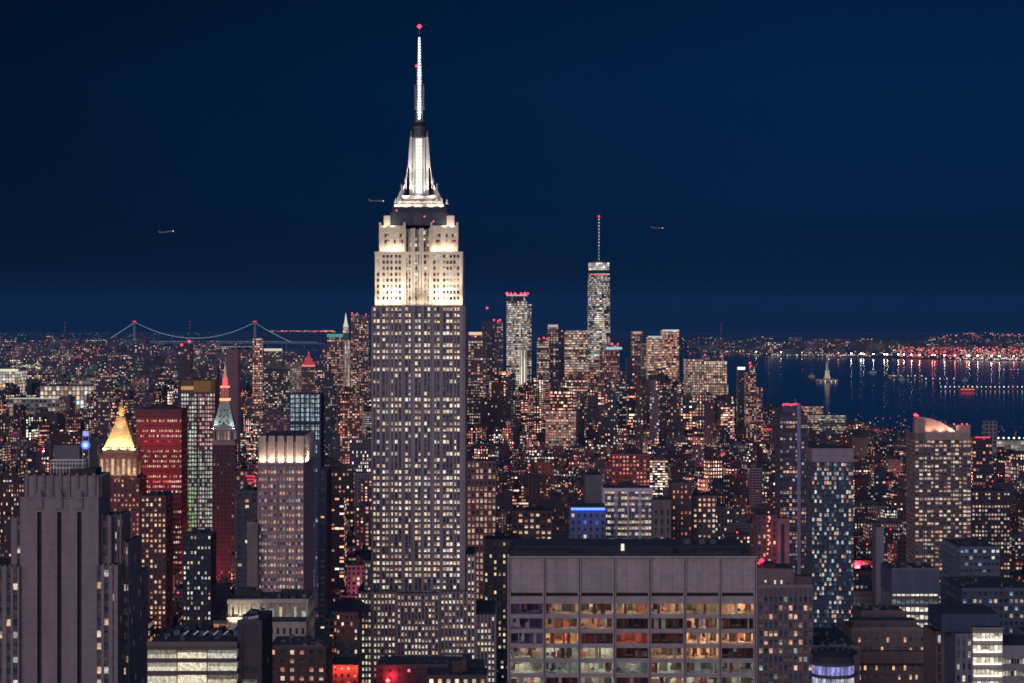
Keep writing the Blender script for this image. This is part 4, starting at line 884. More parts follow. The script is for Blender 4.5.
# corner tower with bright glazed corner
def make_corner():
    d = 820; X, Z = (lambda p: PX(p, d)), (lambda p: PZ(p, d))
    t = thing('glazed_corner_block', (X(980), d, 0), 'office block with brilliantly lit white glazed corner and blue roof, bottom right', 'office block'); b = MB(); P = []
    base = Z(720)
    b.box(X(973)+.02, X(1003)-.02, d+.82, d+30, base, Z(629)-.02, 'wall', (.3, .28, .27))
    rw = rows_of(Z(629)-base, 4.3, .62, .8)
    facade(b, P, (X(973), d+.4, base), (1, 0), (0, -1), X(1003)-X(973), Z(629)-base, evenly(X(1003)-X(973), 7, .9), rw, .4, (.35, .33, .33), (.35, .33, .33), lambda i, j: dim((1, .86, .66), random.uniform(.55, 1.25)))
    for r_ in rw: b.box(X(974), X(1001), d-.5, d-.05, base+r_[0]+.25, base+r_[0]+.85, 'lamp', em=(1.6, 1.5, 1.35), roof='metal')
    # left flank in blue-grey with thin columns, angled back
    b.box(X(956)+.02, X(972.78), d+1.22, d+40, base, Z(634)-.02, 'wall', (.16, .17, .22)); facade(b, P, (X(956), d+.9, base), (1, 0), (0, -1), X(972.8)-X(956), Z(634)-base, evenly(X(972.8)-X(956), 3, .5), rows_of(Z(634)-base, 4.3, .5, 1), .3, (.20, .21, .26), (.16, .17, .22), lit_rule(.3, [(.9, .8, .6)]))
    b.box(X(1003.12), X(1060), d+1.31, d+30, base, Z(646)-.02, 'wall', (.26, .25, .30)); facade(b, P, (X(1003.1), d+.99, base), (1, 0), (0, -1), X(1060)-X(1003.1), Z(646)-base, evenly(X(1060)-X(1003.1), 20, .8), rows_of(Z(646)-base, 4.3, .42, 3.5), .3, (.28, .27, .32), (.28, .27, .32), lit_rule(.75, [(.75, .78, .7), (.9, .85, .6)], .3, (.25, .7)))
    b.box(X(945), X(1003), d+6, d+34, Z(634), Z(616), 'wall', (.05, .08, .14)); b.box(X(972), X(1004), d-.3, d+5, Z(629), Z(627.6), 'wall', (.4, .38, .38))
    b.box(X(957), X(1058), d+2, d+30, 0, base-.01, 'wall', (.16, .17, .22)); b.build('body', t); finish_panes(P, t); reserve(X(940), X(1060), d, d+40, Z(616)); LAND.append((985, 640, 'brilliant glazed corner'))
make_corner()
tower('brick_pier_tower', 'brown brick tower with blue glass strips left of the brilliant glazed corner', 'building', 840, 936, 956, 634, 26, (.18, .13, .13), 2.5, 3.6, .42, .8, lit_rule(.12, [(.3, .4, .5)], .3), maxn=60)
tower('stepped_blue_block', 'blue grey stepped block with sparse lights at the right edge, above the glazed corner', 'building', 1180, 962, 1040, 590, 60, (.08, .11, .17), 2.6, 3.8, .6, .5, lit_rule(.34, [(.9, .9, .7), (.5, .7, 1), (1, .7, .5)], .9, (.2, .8)))
tower('hazy_blue_block', 'pale blue block with a strip of white lights behind the stepped blue block', 'building', 1420, 960, 1000, 548, 60, (.10, .13, .2), 2.8, 4, .7, .45, lit_rule(.34, [(.8, .85, .7), (.5, .7, .9)], 1.2, (.2, .9)))
# round violet building
def make_round():
    d = 800; X, Z = (lambda p: PX(p, d)), (lambda p: PZ(p, d)); cx = X(836); r = X(858)-cx
    t = thing('round_building', (cx, d+r, 0), 'round building with curved violet and white lit band below its dark roof, bottom right', 'building'); b = MB()
    n = 28; zb = 0; zt = Z(657)
    b.frustum(cx, d+r, zb, zt, r-.6, r-.6, r-.6, r-.6, 'wall', (.07, .07, .10), n=n)
    b.frustum(cx, d+r, zt, zt+1.4, r, r, r, r, 'roof', n=n)
    for k in range(4): zz = zt-2.6-k*4.2; b.frustum(cx, d+r, zz-1.0, zz, r, r, r, r, 'wall', (.12, .12, .17), n=n)
    b.build('body', t)
    for k in range(3):
        w = MB(); zz = zt-2.6-k*4.2-1.02; c = [(.5, .45, 1.1), (.8, .8, .95), (.25, .3, .8)][k]
        for q in range(n):
            a0 = 2*math.pi*q/n; a1 = 2*math.pi*(q+.86)/n; kk = random.uniform(.25, .8)
            w.face([(cx+math.cos(a0)*(r-.3), d+r+math.sin(a0)*(r-.3), zz-3), (cx+math.cos(a1)*(r-.3), d+r+math.sin(a1)*(r-.3), zz-3), (cx+math.cos(a1)*(r-.3), d+r+math.sin(a1)*(r-.3), zz), (cx+math.cos(a0)*(r-.3), d+r+math.sin(a0)*(r-.3), zz)], 'pane', em=tuple(v*kk for v in c))
        w.build('window_band', t)
    for k in range(6): w = MB(); w.box(cx-7+k*2.5, cx-6+k*2.5, d+r-4+(k % 3)*3, d+r-2+(k % 3)*3, zt+1.4, zt+2.6, 'metal', roof='metal'); w.build('roof_vent', t)
    reserve(X(812), X(860), d, d+2*r, zt+2)
make_round()
tower('flat_roof_block', 'low block with broad blank navy roof behind the round violet building', 'building', 900, 813, 860, 648, 60, (.12, .11, .13), 3, 4, .5, .4, lit_rule(.2, CREAM))
tower('tan_drum_block', 'tan rounded-top block between the navy roof and the terraced brick building', 'building', 1010, 834, 866, 630, 22, (.27, .22, .21), 30, 6, .02, .02, lit_rule(0, WARM), maxn=3)
tower('slim_white_shaft', 'narrow pale service shaft among dark blocks below the grey-capped glass tower', 'building', 1500, 876, 884, 527, 16, (.22, .22, .26), 30, 6, .02, .02, lit_rule(0, WARM), maxn=3)
tower('right_edge_apartments', 'broad apartment block with pink and cream windows right of the tower with the curved crown', 'building', 1900, 972, 1010, 492, 40, (.08, .07, .09), 2.7, 3.4, .6, .5, lit_rule(.5, [(1, .6, .4), (1, .8, .6)], .9, (.3, 1)), land='broad pink-windowed block at the right')
# low dark block in front of the tall skyscraper
def ex(t, b, P, x0, x1, zt, d, dp):
    b.box(PX(462, d), PX(472, d), d+4, d+9, zt, PZ(656, d), 'wall', (.03, .04, .06)); b.box(PX(448, d), PX(484, d), d-3, d+14, zt-3, zt+2.2, 'roof')
    o = lamp('red_light', 'POINT', (PX(392, d), d-3, PZ(676, d)), 4500, (1, .04, .08), .8); red_beacon(t, (PX(388, d), d-2, PZ(680, d)), 1.3, (9, .6, .5)); 
tower('dark_foot_block', 'dark low block with a red roof lamp at the foot of the tallest skyscraper', 'building', 1250, 376, 470, 667, 40, (.10, .06, .07), 5, 4, .3, .4, lit_rule(.2, [(1, .3, .3)]), extra=ex, maxn=30)
def ex(t, b, P, x0, x1, zt, d, dp):
    b.frustum((x0+x1)/2, d+14, zt, zt+6, 12, 12, 4, 4, 'roof'); 
tower('mansard_block', 'grey block with sloping dark roof left of the tallest skyscraper', 'building', 1330, 336, 358, 612, 40, (.20, .18, .20), 2.6, 4, .45, .5, lit_rule(.3, [(1, .85, .65)], .3), blank=1, extra=ex)
def ex(t, b, P, x0, x1, zt, d, dp):
    for px in (334, 345, 357): o = lamp('red_light', 'POINT', (PX(px, d), d-4, PZ(668, d)), 3500, (1, .1, .06), .8)
tower('red_lit_walkup', 'low block glowing red from street signs at the lower left of the tallest skyscraper', 'building', 1300, 326, 358, 665, 30, (.22, .1, .09), 3.4, 4, .4, .5, lit_rule(.5, [(1, .45, .3)]), extra=ex, maxn=40)

# ------------------------------------------------------------------ DOWNTOWN CLUSTER: towers six kilometres off
def W2(seed, lit, hue, st, ww=.62, wh=.6, rowc=.6, sp_=1): return ((seed, lit, hue, st*1.6), (ww, wh, rowc, sp_))
def far_tower(name, label, d, parts, lamps=(), cat='skyscraper', land=None, beac=()):
    """parts: (px0, px1, top, bottom or None, depth, colour, win, bay, floor, y offset)"""
    a = min(p[0] for p in parts); c = max(p[1] for p in parts)
    t = thing(name, (PX((a+c)/2, d), d, 0), label, cat)
    for k, (p0, p1, top, bot, dep, colr, win, bay, flo, yo) in enumerate(parts):
        b = MB(); z0 = 0 if bot is None else PZ(bot, d)
        b.box(PX(p0, d), PX(p1, d), d+yo, d+yo+dep, z0, PZ(top, d), 'city', colr, win, bay, flo, u0=k*11)
        b.build('body' if k == 0 else 'wing' if bot is None else 'upper_stage', t)
    for (p0, p1, q0, q1, em) in lamps:
        b = MB(); b.box(PX(p0, d), PX(p1, d), d-1.5, d-.3, PZ(q1, d), PZ(q0, d), 'lamp', em=em, roof='metal'); b.build('light_band', t)
    for (p, q, r_) in beac: red_beacon(t, (PX(p, d), d+2, PZ(q, d)), r_, (5, .15, .4))
    reserve(PX(a, d), PX(c, d), d, d+max(p[4]+p[9] for p in parts), PZ(min(p[2] for p in parts), d))
    if land: LAND.append(((a+c)/2, min(p[2] for p in parts)+20, land))
    return t
# the tallest downtown tower: tapering, chamfered, with a mast
def make_prism_tower():
    d = 5900; cx = PX(599.3, d); h = 28.5; cyy = d+h; t = thing('prism_tower', (cx, d, 0), 'tallest downtown glass tower with chamfered sides, bright banded floors and a spire with red tip', 'skyscraper')
    b = MB(); win = W2(.37, .93, .95, .78, .93, .62, .35); z0, z1 = PZ(385, d), PZ(273, d)
    b.box(cx-h, cx+h, cyy-h, cyy+h, 0, z0, 'city', (.25, .28, .3), W2(.11, .9, .8, .6, .9, .7), 5, 5)
    lo = [(-h, -h), (h, -h), (h, h), (-h, h)]; q = h*.98; hi = [(0, -q*1.0), (q, 0), (0, q), (-q, 0)]
    nf = 58
    hi = [(a*1.0, c) for a, c in hi]
    for k in range(4):
        A, B_ = lo[k], lo[(k+1) % 4]; T_ = hi[k]; T2 = hi[(k+1) % 4]
        b.face([(cx+A[0], cyy+A[1], z0), (cx+B_[0], cyy+B_[1], z0), (cx+T_[0], cyy+T_[1], z1)], 'city', (.2, .24, .27), win, [(k*20, 0), (k*20+8, 0), (k*20+4, nf)])
        b.face([(cx+B_[0], cyy+B_[1], z0), (cx+T2[0], cyy+T2[1], z1), (cx+T_[0], cyy+T_[1], z1)], 'city', (.16, .2, .24), W2(.71, .85, .9, .55, .9, .6, .5), [(k*20+50, 0), (k*20+54, nf), (k*20+46, nf)])
    b.face([(cx+a, cyy+c, z1) for a, c in hi], 'roof'); b.build('body', t)
    c = MB(); c.frustum(cx, cyy, z1, PZ(270, d), 25, 25, 25, 25, 'wall', (.02, .03, .05)); c.box(cx-26, cx+26, cyy-26, cyy+26, PZ(270, d), PZ(262.5, d), 'city', (.4, .42, .42), W2(.5, 1.6, 1, .75, .9, .9, 0), 6, 5, roof='metal'); c.build('crown', t)
    s_ = MB(); s_.tube([(cx, cyy, PZ(262, d)), (cx, cyy, PZ(250, d)), (cx, cyy, PZ(216, d))], [3.2, 1.6, .5], 'metal', 6); s_.frustum(cx, cyy, PZ(262.4, d), PZ(260.5, d), 19, 19, 19, 19, 'metal', n=12); sp_ = s_.build('spire', t)
    for p in np.arange(219, 260, 3.3):
        b = MB(); e = 1.2 if p < 247 else .5; b.ball((cx, cyy-3, PZ(p, d)), 1.9, 'lamp', (e*.8, e, e) if p < 247 else (.15, .8, .45)); b.build('spire_lamp', sp_)
    red_beacon(sp_, (cx, cyy, PZ(216, d)), 3.2, (3.5, .1, .25))
    m = MB(); m.box(cx-22, cx+22, cyy-27.2, cyy-26.2, PZ(275, d), PZ(273.8, d), 'lamp', em=(.9, .2, .3), roof='metal'); m.build('light_band', t)
    reserve(cx-h, cx+h, d, d+2*h, PZ(216, d)); LAND.append((599, 290, 'tallest downtown glass tower'))
make_prism_tower()
G = (.16, .17, .17)
far_tower('bright_slab_tower', 'pale green-lit downtown slab tower with red beacons and a lower right shoulder', 5700, [(506.5, 527, 301, None, 45, (.22, .24, .22), W2(.21, .95, .85, .62, .9, .66, .3), 4, 5.5, 0), (527.2, 531.5, 304, None, 40, (.18, .2, .18), W2(.4, .7, .8, .6, .8, .6, .4), 4, 5, 4), (507.5, 526, 296, 301, 40, (.03, .04, .05), W2(.3, .3, .8, .4, .5, .8), 8, 12, 2), (519, 527, 349, None, 20, (.5, .42, .38), W2(.9, 1.5, .9, .9, .5, .95, 0), 4, 80, -21)], [(506.5, 527, 294.5, 296, (.6, .45, .4))], land='pale green-lit slab tower', beac=[(507, 293.5, 4), (511, 293.5, 3), (515, 293.5, 3), (521, 293.5, 3), (525, 293.5, 4), (528, 293.5, 2.5)])
far_tower('slim_downtown_tower', 'slim grey downtown tower with lit crown between the bright slab tower and the golden block', 5900, [(547.5, 558.5, 327, None, 40, (.12, .1, .12), W2(.5, .5, .35, .55), 7, 6, 0)], [(548, 558, 324.6, 327.2, (.5, .42, .42))])
far_tower('low_yellow_tower', 'yellowish lit office tower with red beacons just right of the bright slab tower', 5600, [(537, 549, 341, None, 40, (.16, .14, .12), W2(.62, .85, .55, .5, .8, .6), 5, 5.5, 0)], beac=[(539, 339, 2.6), (544, 338, 2.6), (547, 339, 2.2)])
far_tower('black_slit_tower', 'unlit black slab standing against the water left of the golden block', 5750, [(559, 564.5, 333, None, 40, (.03, .04, .07), W2(.62, .06, .55, .5), 5, 5.5, 0)], beac=[(562, 331, 2)])
far_tower('golden_block', 'golden lit office block with ragged bright floors left of the tallest downtown tower', 5500, [(565, 589.5, 332, None, 50, (.26, .2, .14), W2(.83, .93, .5, .62, .88, .6, .5), 5, 6, 0), (566, 589, 330.5, 332, 40, (.3, .3, .28), W2(.1, 1.5, 1, .5, .9, .9, 0), 8, 4, 1)], land='golden lit office block')
far_tower('salmon_block', 'salmon coloured office block in front of the tallest downtown tower', 5200, [(574, 594, 372, None, 40, (.24, .13, .1), W2(.13, .8, .15, .6, .7, .6), 4.5, 5, 0), (590, 606, 358, None, 40, (.2, .16, .13), W2(.15, .85, .45, .5, .8, .6), 5, 5.5, 60)])
far_tower('sloped_shoulder_block', 'pink and cream lit block with rising shoulder right of the tallest downtown tower', 5000, [(586, 626, 384, None, 60, (.3, .24, .2), W2(.41, .8, .4, .5, .7, .7, .3), 6, 8, 0), (602, 622, 352, None, 40, (.2, .11, .11), W2(.47, .7, .2, .6), 5, 5.2, 110), (604, 623, 346, None, 30, (.2, .24, .26), W2(.33, .6, .8, .5), 6, 6, 190)], [(606, 622, 347, 349.5, (.45, .6, .65))], beac=[(612, 344, 3), (618, 344, 2)])
far_tower('navy_slit_tower', 'tall unlit navy tower standing out against lit neighbours', 5000, [(626.5, 632, 357, None, 40, (.035, .05, .08), W2(.62, .03, .55, .5), 5, 5.5, 0)])
far_tower('pink_topped_tower', 'brown downtown tower with salmon lit top floors left of the twin salmon blocks', 5600, [(632, 643, 331, None, 40, (.15, .11, .12), W2(.72, .5, .15, .6, .6, .6), 6, 6, 0)], [(633, 641, 331.5, 334, (.6, .33, .24))])
far_tower('twin_salmon_blocks', 'broad salmon-lit pair of office blocks with white roofline at the harbour edge', 5300, [(648, 662.5, 337, None, 60, (.34, .22, .15), W2(.55, .93, .3, .62, .9, .62, .3), 4.4, 5.6, 0), (662.6, 679, 330, None, 60, (.36, .20, .14), W2(.58, .95, .18, .68, .92, .64, .3), 4.4, 5.4, 4)], [(648, 662, 336, 337.5, (.5, .6, .62)), (662.6, 679, 329.6, 331.2, (.62, .66, .7))], land='salmon-lit twin office blocks')
far_tower('blue_grey_wing', 'narrow blue grey wing against the left side of the twin salmon blocks', 5400, [(642, 648, 343, None, 40, (.15, .17, .2), W2(.51, .5, .8, .45), 5, 5, 0)])
far_tower('riverside_grid_block', 'wide golden block of square windows beside the river with a darker glass top', 4700, [(704, 727, 362, None, 60, (.3, .22, .13), W2(.25, .96, .5, .62, .66, .66, .15), 4.6, 5.4, 0), (686, 704, 359, None, 60, (.24, .2, .15), W2(.28, .9, .6, .5, .66, .66, .2), 4.6, 5.4, 5), (692, 727, 384, None, 30, (.3, .22, .14), W2(.22, .9, .5, .55, .66, .66, .2), 4.6, 5.4, -32), (703, 724, 355.5, 362, 40, (.05, .07, .12), W2(.22, .3, .7, .3), 5, 5, 4)], [(704, 727, 361.3, 362.4, (.5, .38, .25))], land='golden riverside block', cat='office block', beac=[(705, 355, 1.8), (722, 356, 1.8)])
far_tower('riverside_apartments', 'ragged riverside apartment tower with scattered lights and red beacon at the water edge', 4600, [(746, 756, 372, None, 30, (.09, .07, .09), W2(.65, .55, .15, .75), 4, 4, 0), (752, 757, 365, None, 20, (.09, .07, .09), W2(.64, .6, .15, .75), 4, 4, 31), (757, 763, 387, None, 30, (.09, .07, .09), W2(.67, .5, .15, .75), 4, 4, 3)], land='ragged riverside apartments', cat='residential tower', beac=[(750, 363, 2.4), (751, 366, 1.6)])
far_tower('white_lamp_tower', 'dark navy slab topped by a pair of brilliant white lamps near the water', 4700, [(738, 745, 370, None, 30, (.04, .06, .1), W2(.65, .08, .6, .5), 4, 4, 0)], [(737.5, 745, 367, 369.6, (1.5, 1.7, 1.6))], cat='building')
far_tower('beaconed_tower', 'dark downtown tower with red roof beacons right behind the tallest skyscraper', 5300, [(482, 492, 321, None, 40, (.05, .06, .09), W2(.85, .25, .2, .6), 6, 6, 0), (492.5, 503, 322, None, 40, (.09, .07, .1), W2(.81, .4, .25, .55), 5, 5, 8)], beac=[(487, 308, 3), (494, 320, 2.4), (500, 320, 2.6), (498, 321, 2)])
far_tower('lit_attic_block', 'block with a glowing cream attic floor just right of the tallest skyscraper', 4900, [(468, 486, 332, None, 50, (.12, .09, .1), W2(.75, .45, .2, .6), 6, 6, 0)], [(469, 482, 332, 335, (.95, .62, .42))], cat='office block')
far_tower('pink_fronted_block', 'broad pale block with pink and cream windows below the salmon office block', 4300, [(546, 576, 411, None, 50, (.28, .22, .18), W2(.77, .85, .4, .55, .7, .66, .4), 4.5, 5, 0)], cat='office block')
far_tower('green_roof_tower', 'downtown tower with glowing green roof left of the white cupola tower', 5600, [(327, 343, 337, None, 40, (.14, .1, .1), W2(.17, .6, .2, .6), 5, 6, 0)], [(327, 343, 334, 337, (.06, .35, .25))], land='green-roofed tower')
far_tower('pleated_tower', 'tall rippled residential tower with rosy windows immediately left of the tallest skyscraper', 6000, [(351, 358.6, 314, None, 40, (.2, .13, .14), W2(.27, .55, .2, .7, .6, .6), 5, 5, 0), (359, 368, 315, None, 40, (.2, .13, .14), W2(.29, .5, .2, .7, .6, .6), 5, 5, 10)], land='rippled residential tower', beac=[(352, 313, 1.8), (357, 313.5, 1.8), (366, 314, 1.5)])
# white cupola tower
def make_cupola():
    d = 5900; X, Z = (lambda p: PX(p, d)), (lambda p: PZ(p, d)); cx = X(345.5); t = thing('cupola_tower', (cx, d, 0), 'slim white-lit tower with pointed gothic cupola beside the rippled residential tower', 'skyscraper')
    b = MB(); b.box(X(341.5), X(349.5), d, d+22, 0, Z(340), 'city', (.42, .36, .32), W2(.1, 1.2, .7, .55, .5, .9, .0), 4, 12); b.build('shaft', t)
    c = MB(); c.box(X(342.5), X(348.6), d+3, d+18, Z(340), Z(333), 'wall', (.1, .14, .2), roof='wall'); c.box(X(342.8), X(348.3), d+4, d+17, Z(333), Z(327), 'city', (.5, .45, .4), W2(.2, 1.6, .8, .8, .6, .8, 0), 4, 8); c.frustum(cx, d+11, Z(327), Z(321), 6.5, 6.5, 3, 3, 'lamp', em=(.75, .68, .55)); c.frustum(cx, d+11, Z(321), Z(313), 3, 3, .3, .3, 'lamp', em=(.85, .8, .7)); c.build('cupola', t)
    reserve(X(341), X(350), d, d+22, Z(313)); LAND.append((345, 330, 'white cupola tower'))
make_cupola()
def make_redpyr():
    d = 4300; X, Z = (lambda p: PX(p, d)), (lambda p: PZ(p, d)); cx = X(308); t = thing('red_pyramid_tower', (cx, d, 0), 'stocky tower with small glowing red pyramid roof', 'building')
    b = MB(); b.box(X(302), X(314), d, d+24, 0, Z(365), 'city', (.12, .09, .1), W2(.31, .35, .2, .6), 4, 4.5); b.build('body', t)
    r = MB(); r.frustum(cx, d+12, Z(365), Z(354), 10, 10, 1, 1, 'lamp', em=(.45, .035, .05)); r.frustum(cx, d+12, Z(354), Z(351), 1, 1, .2, .2, 'lamp', em=(1, .1, .1)); r.box(X(302), X(314), d-1, d+25, Z(366.5), Z(365), 'lamp', em=(1.0, .25, .25), roof='metal'); r.build('pyramid_roof', t)
    reserve(X(302), X(314), d, d+24, Z(351)); LAND.append((308, 360, 'small red pyramid roof'))
make_redpyr()
far_tower('grey_slab', 'tall plain grey slab right behind the red lantern of the campanile', 3600, [(226, 238, 349, None, 30, (.16, .13, .15), W2(.3, .05, .5, .4, .3, .4), 5, 4, 0)], cat='building', land='plain grey slab')
far_tower('orange_stack_block', 'upright orange-lit block beneath the far bridge tower', 4700, [(252.5, 261.5, 338, None, 26, (.22, .12, .1), W2(.35, .7, .15, .8), 4, 5, 0)], cat='building', land='upright orange block under the bridge')
far_tower('beacon_mast_tower', 'dark tower with tall masts and big red beacons left of the slender glass tower', 3300, [(178, 190, 346, None, 30, (.04, .05, .08), W2(.36, .1, .4, .6), 4, 4, 0)], beac=[(181.5, 345, 2.2), (189, 341.5, 2.4)], cat='building')
far_tower('cream_roof_block', 'block with a cream lit top storey between the orange block and the red pyramid', 4600, [(264, 282, 351, None, 30, (.12, .12, .12), W2(.39, .3, .7, .6), 4, 4, 0)], [(264, 282, 348.5, 351, (.7, .68, .5))], cat='building')
far_tower('speckled_slab', 'wide dark apartment slab speckled with white and green windows below the cream-topped block', 3900, [(266, 290, 369, None, 26, (.05, .06, .07), W2(.59, .42, .85, .7), 3.6, 3.6, 0)], cat='apartment block', land='white-speckled slab')
far_tower('pale_stepped_block', 'pale stepped block left of the small red pyramid roof', 4400, [(286, 301, 362, None, 26, (.3, .28, .25), W2(.52, .5, .6, .4), 4, 4, 0)], cat='building')
far_tower('dark_pyramid_tower', 'dark blue tower with sloping pyramid shoulders right of the red pyramid roof', 4100, [(321, 337, 386, None, 30, (.05, .07, .11), W2(.42, .2, .5, .5), 4, 4, 0), (325, 333, 371, 386, 18, (.04, .06, .1), W2(.42, .06, .5, .4), 4, 4, 4), (328, 330.5, 364, 371, 8, (.04, .06, .1), W2(.42, .0, .5, .4), 4, 4, 8)], cat='building')
far_tower('speckled_brick_tower', 'brick apartment tower with dense orange speckle close left of the skyscraper', 3300, [(340, 362, 398, None, 30, (.14, .08, .08), W2(.82, .5, .1, .8), 3.6, 3.6, 0)], cat='apartment block')
far_tower('housing_slab', 'tall dark housing slab with scattered lights above the gilded pyramid', 3600, [(94, 109, 369, None, 20, (.06, .05, .07), W2(.43, .35, .3, .7), 3.4, 3.2, 0)], cat='apartment block', land='dark housing slab')
far_tower('pale_lit_hall', 'broad low hall glowing greenish white in the far left', 5200, [(40, 92, 386, None, 120, (.3, .3, .25), W2(.91, 1.2, .75, .62, .7, .8, .1), 9, 11, 0), (60, 92, 379, None, 60, (.3, .3, .25), W2(.93, .8, .7, .45, .7, .7, .2), 9, 7, 130)], cat='hall', land='broad glowing hall')
far_tower('far_lit_depot', 'long low depot with white strip light at the far left edge', 6500, [(-10, 18, 371, None, 120, (.3, .3, .25), W2(.95, 1.2, .8, .7, .8, .8, .1), 9, 9, 0)], [(0, 18, 369, 371.4, (.95, .9, .62))], cat='hall')
far_tower('clean_shed', 'long white-lit shed roof line below the broad glowing hall', 4900, [(9, 60, 399, None, 60, (.3, .3, .28), W2(.97, .5, .7, .3, .7, .7, .1), 9, 9, 0)], [(9, 58, 397.8, 398.8, (.55, .6, .5))], cat='hall')
far_tower('magenta_sign_block', 'office block carrying a glowing crimson sign, left of the pink ribbed tower', 1750, [(236, 252, 471, None, 26, (.12, .07, .08), W2(.49, .4, .1, .8), 3.4, 3.6, 0)], [(246, 255, 475.2, 477, (.9, .03, .09)), (247, 254, 478.4, 480, (.8, .03, .09)), (248, 256, 481.4, 483, (.8, .03, .09))], cat='building', land='crimson roof sign')
far_tower('tiered_riverside_offices', 'tiered offices with pale green ribbon windows in front of the river', 5000, [(806, 846, 415, None, 40, (.16, .18, .15), W2(.44, .95, .75, .6, .94, .4, .7), 4, 4.2, 0), (806, 826, 407, None, 30, (.22, .14, .12), W2(.46, .8, .3, .6, .8, .5, .3), 4, 4.2, 45)], cat='office block', land='tiered riverside offices')
far_tower('warehouse_block', 'long warehouse with rows of square cream windows left of the beaconed balcony tower', 4800, [(690, 727, 428, None, 40, (.2, .16, .13), W2(.45, .95, .45, .7, .6, .6, .1), 3.6, 4.2, 0)], cat='warehouse', land='long square-windowed warehouse')
far_tower('red_roofed_warehouse', 'low warehouse edged by red lights right of the square-windowed warehouse', 4650, [(745, 778, 430, None, 40, (.18, .1, .1), W2(.48, .8, .15, .6, .6, .5, .3), 3.6, 4.2, 0)], [(752, 772, 428.6, 429.8, (1, .08, .10))], cat='warehouse')
far_tower('pier_shed', 'long pier shed with row of greenish white floodlamps at the right edge', 4300, [(985, 1060, 440.5, None, 60, (.4, .42, .36), W2(.47, 1.3, .8, .42, .9, .8, .1), 6, 7, 0)], cat='pier shed', land='floodlit pier shed')
far_tower('grey_vent_tower', 'pale grey cube tower against the river at the right edge', 4000, [(985, 997, 421, None, 22, (.2, .22, .26), W2(.47, .08, .8, .5), 6, 7, 0)], cat='building')
far_tower('magenta_trimmed_block', 'dark block with crimson roof trim right of the curved crown', 2300, [(973, 992, 437, None, 30, (.06, .05, .08), W2(.57, .3, .15, .8), 3, 3.4, 0)], [(975, 990, 436.6, 438, (1.1, .08, .22))], cat='building')
for i, px in enumerate(np.arange(988, 1026, 5.2)):
    t = thing('pier_floodlamp', (PX(px, 4290), 4290, 0), 'greenish white floodlamp in the row above the pier shed', 'lamp', 'floodlamps along the pier shed')
    b = MB(); z = PZ(438, 4290); b.tube([(PX(px, 4290), 4290, 0), (PX(px, 4290), 4290, z-1.5)], .35, 'metal', 4); b.build('pole', t)
    b = MB(); b.ball((PX(px, 4290), 4290, z), 2.2, 'lamp_sampled', (1.6, 2.0, 1.7)); b.build('lamp_head', t)

# ------------------------------------------------------------------ suspension bridge
def make_bridge():
    d = 20000; X, Z = (lambda p: PX(p, d)), (lambda p: PZ(p, d))
    t = thing('suspension_bridge', (X(194), d, 0), 'long suspension bridge with blue-lit cables and two towers on the left horizon', 'bridge')
    def cable(yy):
        P = []
        for i in range(15): f = i/14; px = 100+35*f; P.append((X(px), yy, Z(343.5-(343.5-322.5)*f**1.15)))
        for i in range(1, 40): f = i/39*2-1; px = 195+60*f; P.append((X(px), yy, Z(338.5-16*f*f)))
        for i in range(1, 15): f = i/14; px = 255+36*f; P.append((X(px), yy, Z(322.5+(342.5-322.5)*f**.85)))
        return P
    for yy in (d, d+32):
        b = MB(); b.tube(cable(yy), 2.6, 'metal', 5, em=(0, 0, 0)); b.build('main_cable', t)
    lamps = MB()
    for yy in (d-2,):
        P = cable(yy)
        for A, B_ in zip(P, P[1:]):
            for q in range(5):
                f = q/5; lamps.ball((A[0]+(B_[0]-A[0])*f, yy-2, A[2]+(B_[2]-A[2])*f+3), 2.4, 'lamp', (.55, .70, .92))
    for px in np.arange(86, 318, 1.25):
        lamps.ball((X(px), d-22, Z(341.2+(.8*(abs(px-195)/110)**2))), 2.6, 'lamp', (.62, .70, .76))
    o = lamps.build('necklace_lamps', t); o['kind'] = 'stuff'
    b = MB()
    for i in range(40):
        a = 84+i*6; e_ = a+6; b.box(X(a), X(e_), d-18, d+50, Z(343.4+(.8*(abs(a-195)/110)**2)), Z(342.0+(.8*(abs(a-195)/110)**2)), 'wall', (.2, .22, .25), roof='wall')
    b.build('deck', t)
    for px in (134.5, 255):
        b = MB()
        for yy in (d-8, d+38): b.frustum(X(px), yy, 0, Z(322), 12, 9, 8, 7, 'wall', (.3, .32, .36))
        b.box(X(px)-7, X(px)+7, d-8, d+38, Z(325), Z(322.5), 'wall', (.3, .32, .36), roof='wall', bottom=True); b.box(X(px)-7, X(px)+7, d-8, d+38, Z(345), Z(343.6), 'wall', (.3, .32, .36), roof='wall', bottom=True)
        w = b.build('bridge_tower', t)
        for q in (-1.2, 0, 1.2): red_beacon(w, (X(px+q), d-9, Z(321.5)), 6, (2.2, .12, .2))
    s_ = MB(); P = cable(d)
    for p in P[::1]:
        if p[2] > Z(341)+5: s_.tube([(p[0], d, Z(342)), p], .8, 'metal', 3)
    s_.build('suspenders', t)['kind'] = 'stuff'
    for px in np.arange(88, 318, 18):
        if not 134 < px < 256: b = MB(); b.box(X(px)-6, X(px)+6, d, d+30, 0, Z(343.5), 'wall', (.2, .2, .22)); b.build('pier', t)
    LAND.append((195, 335, 'bridge'))
make_bridge()

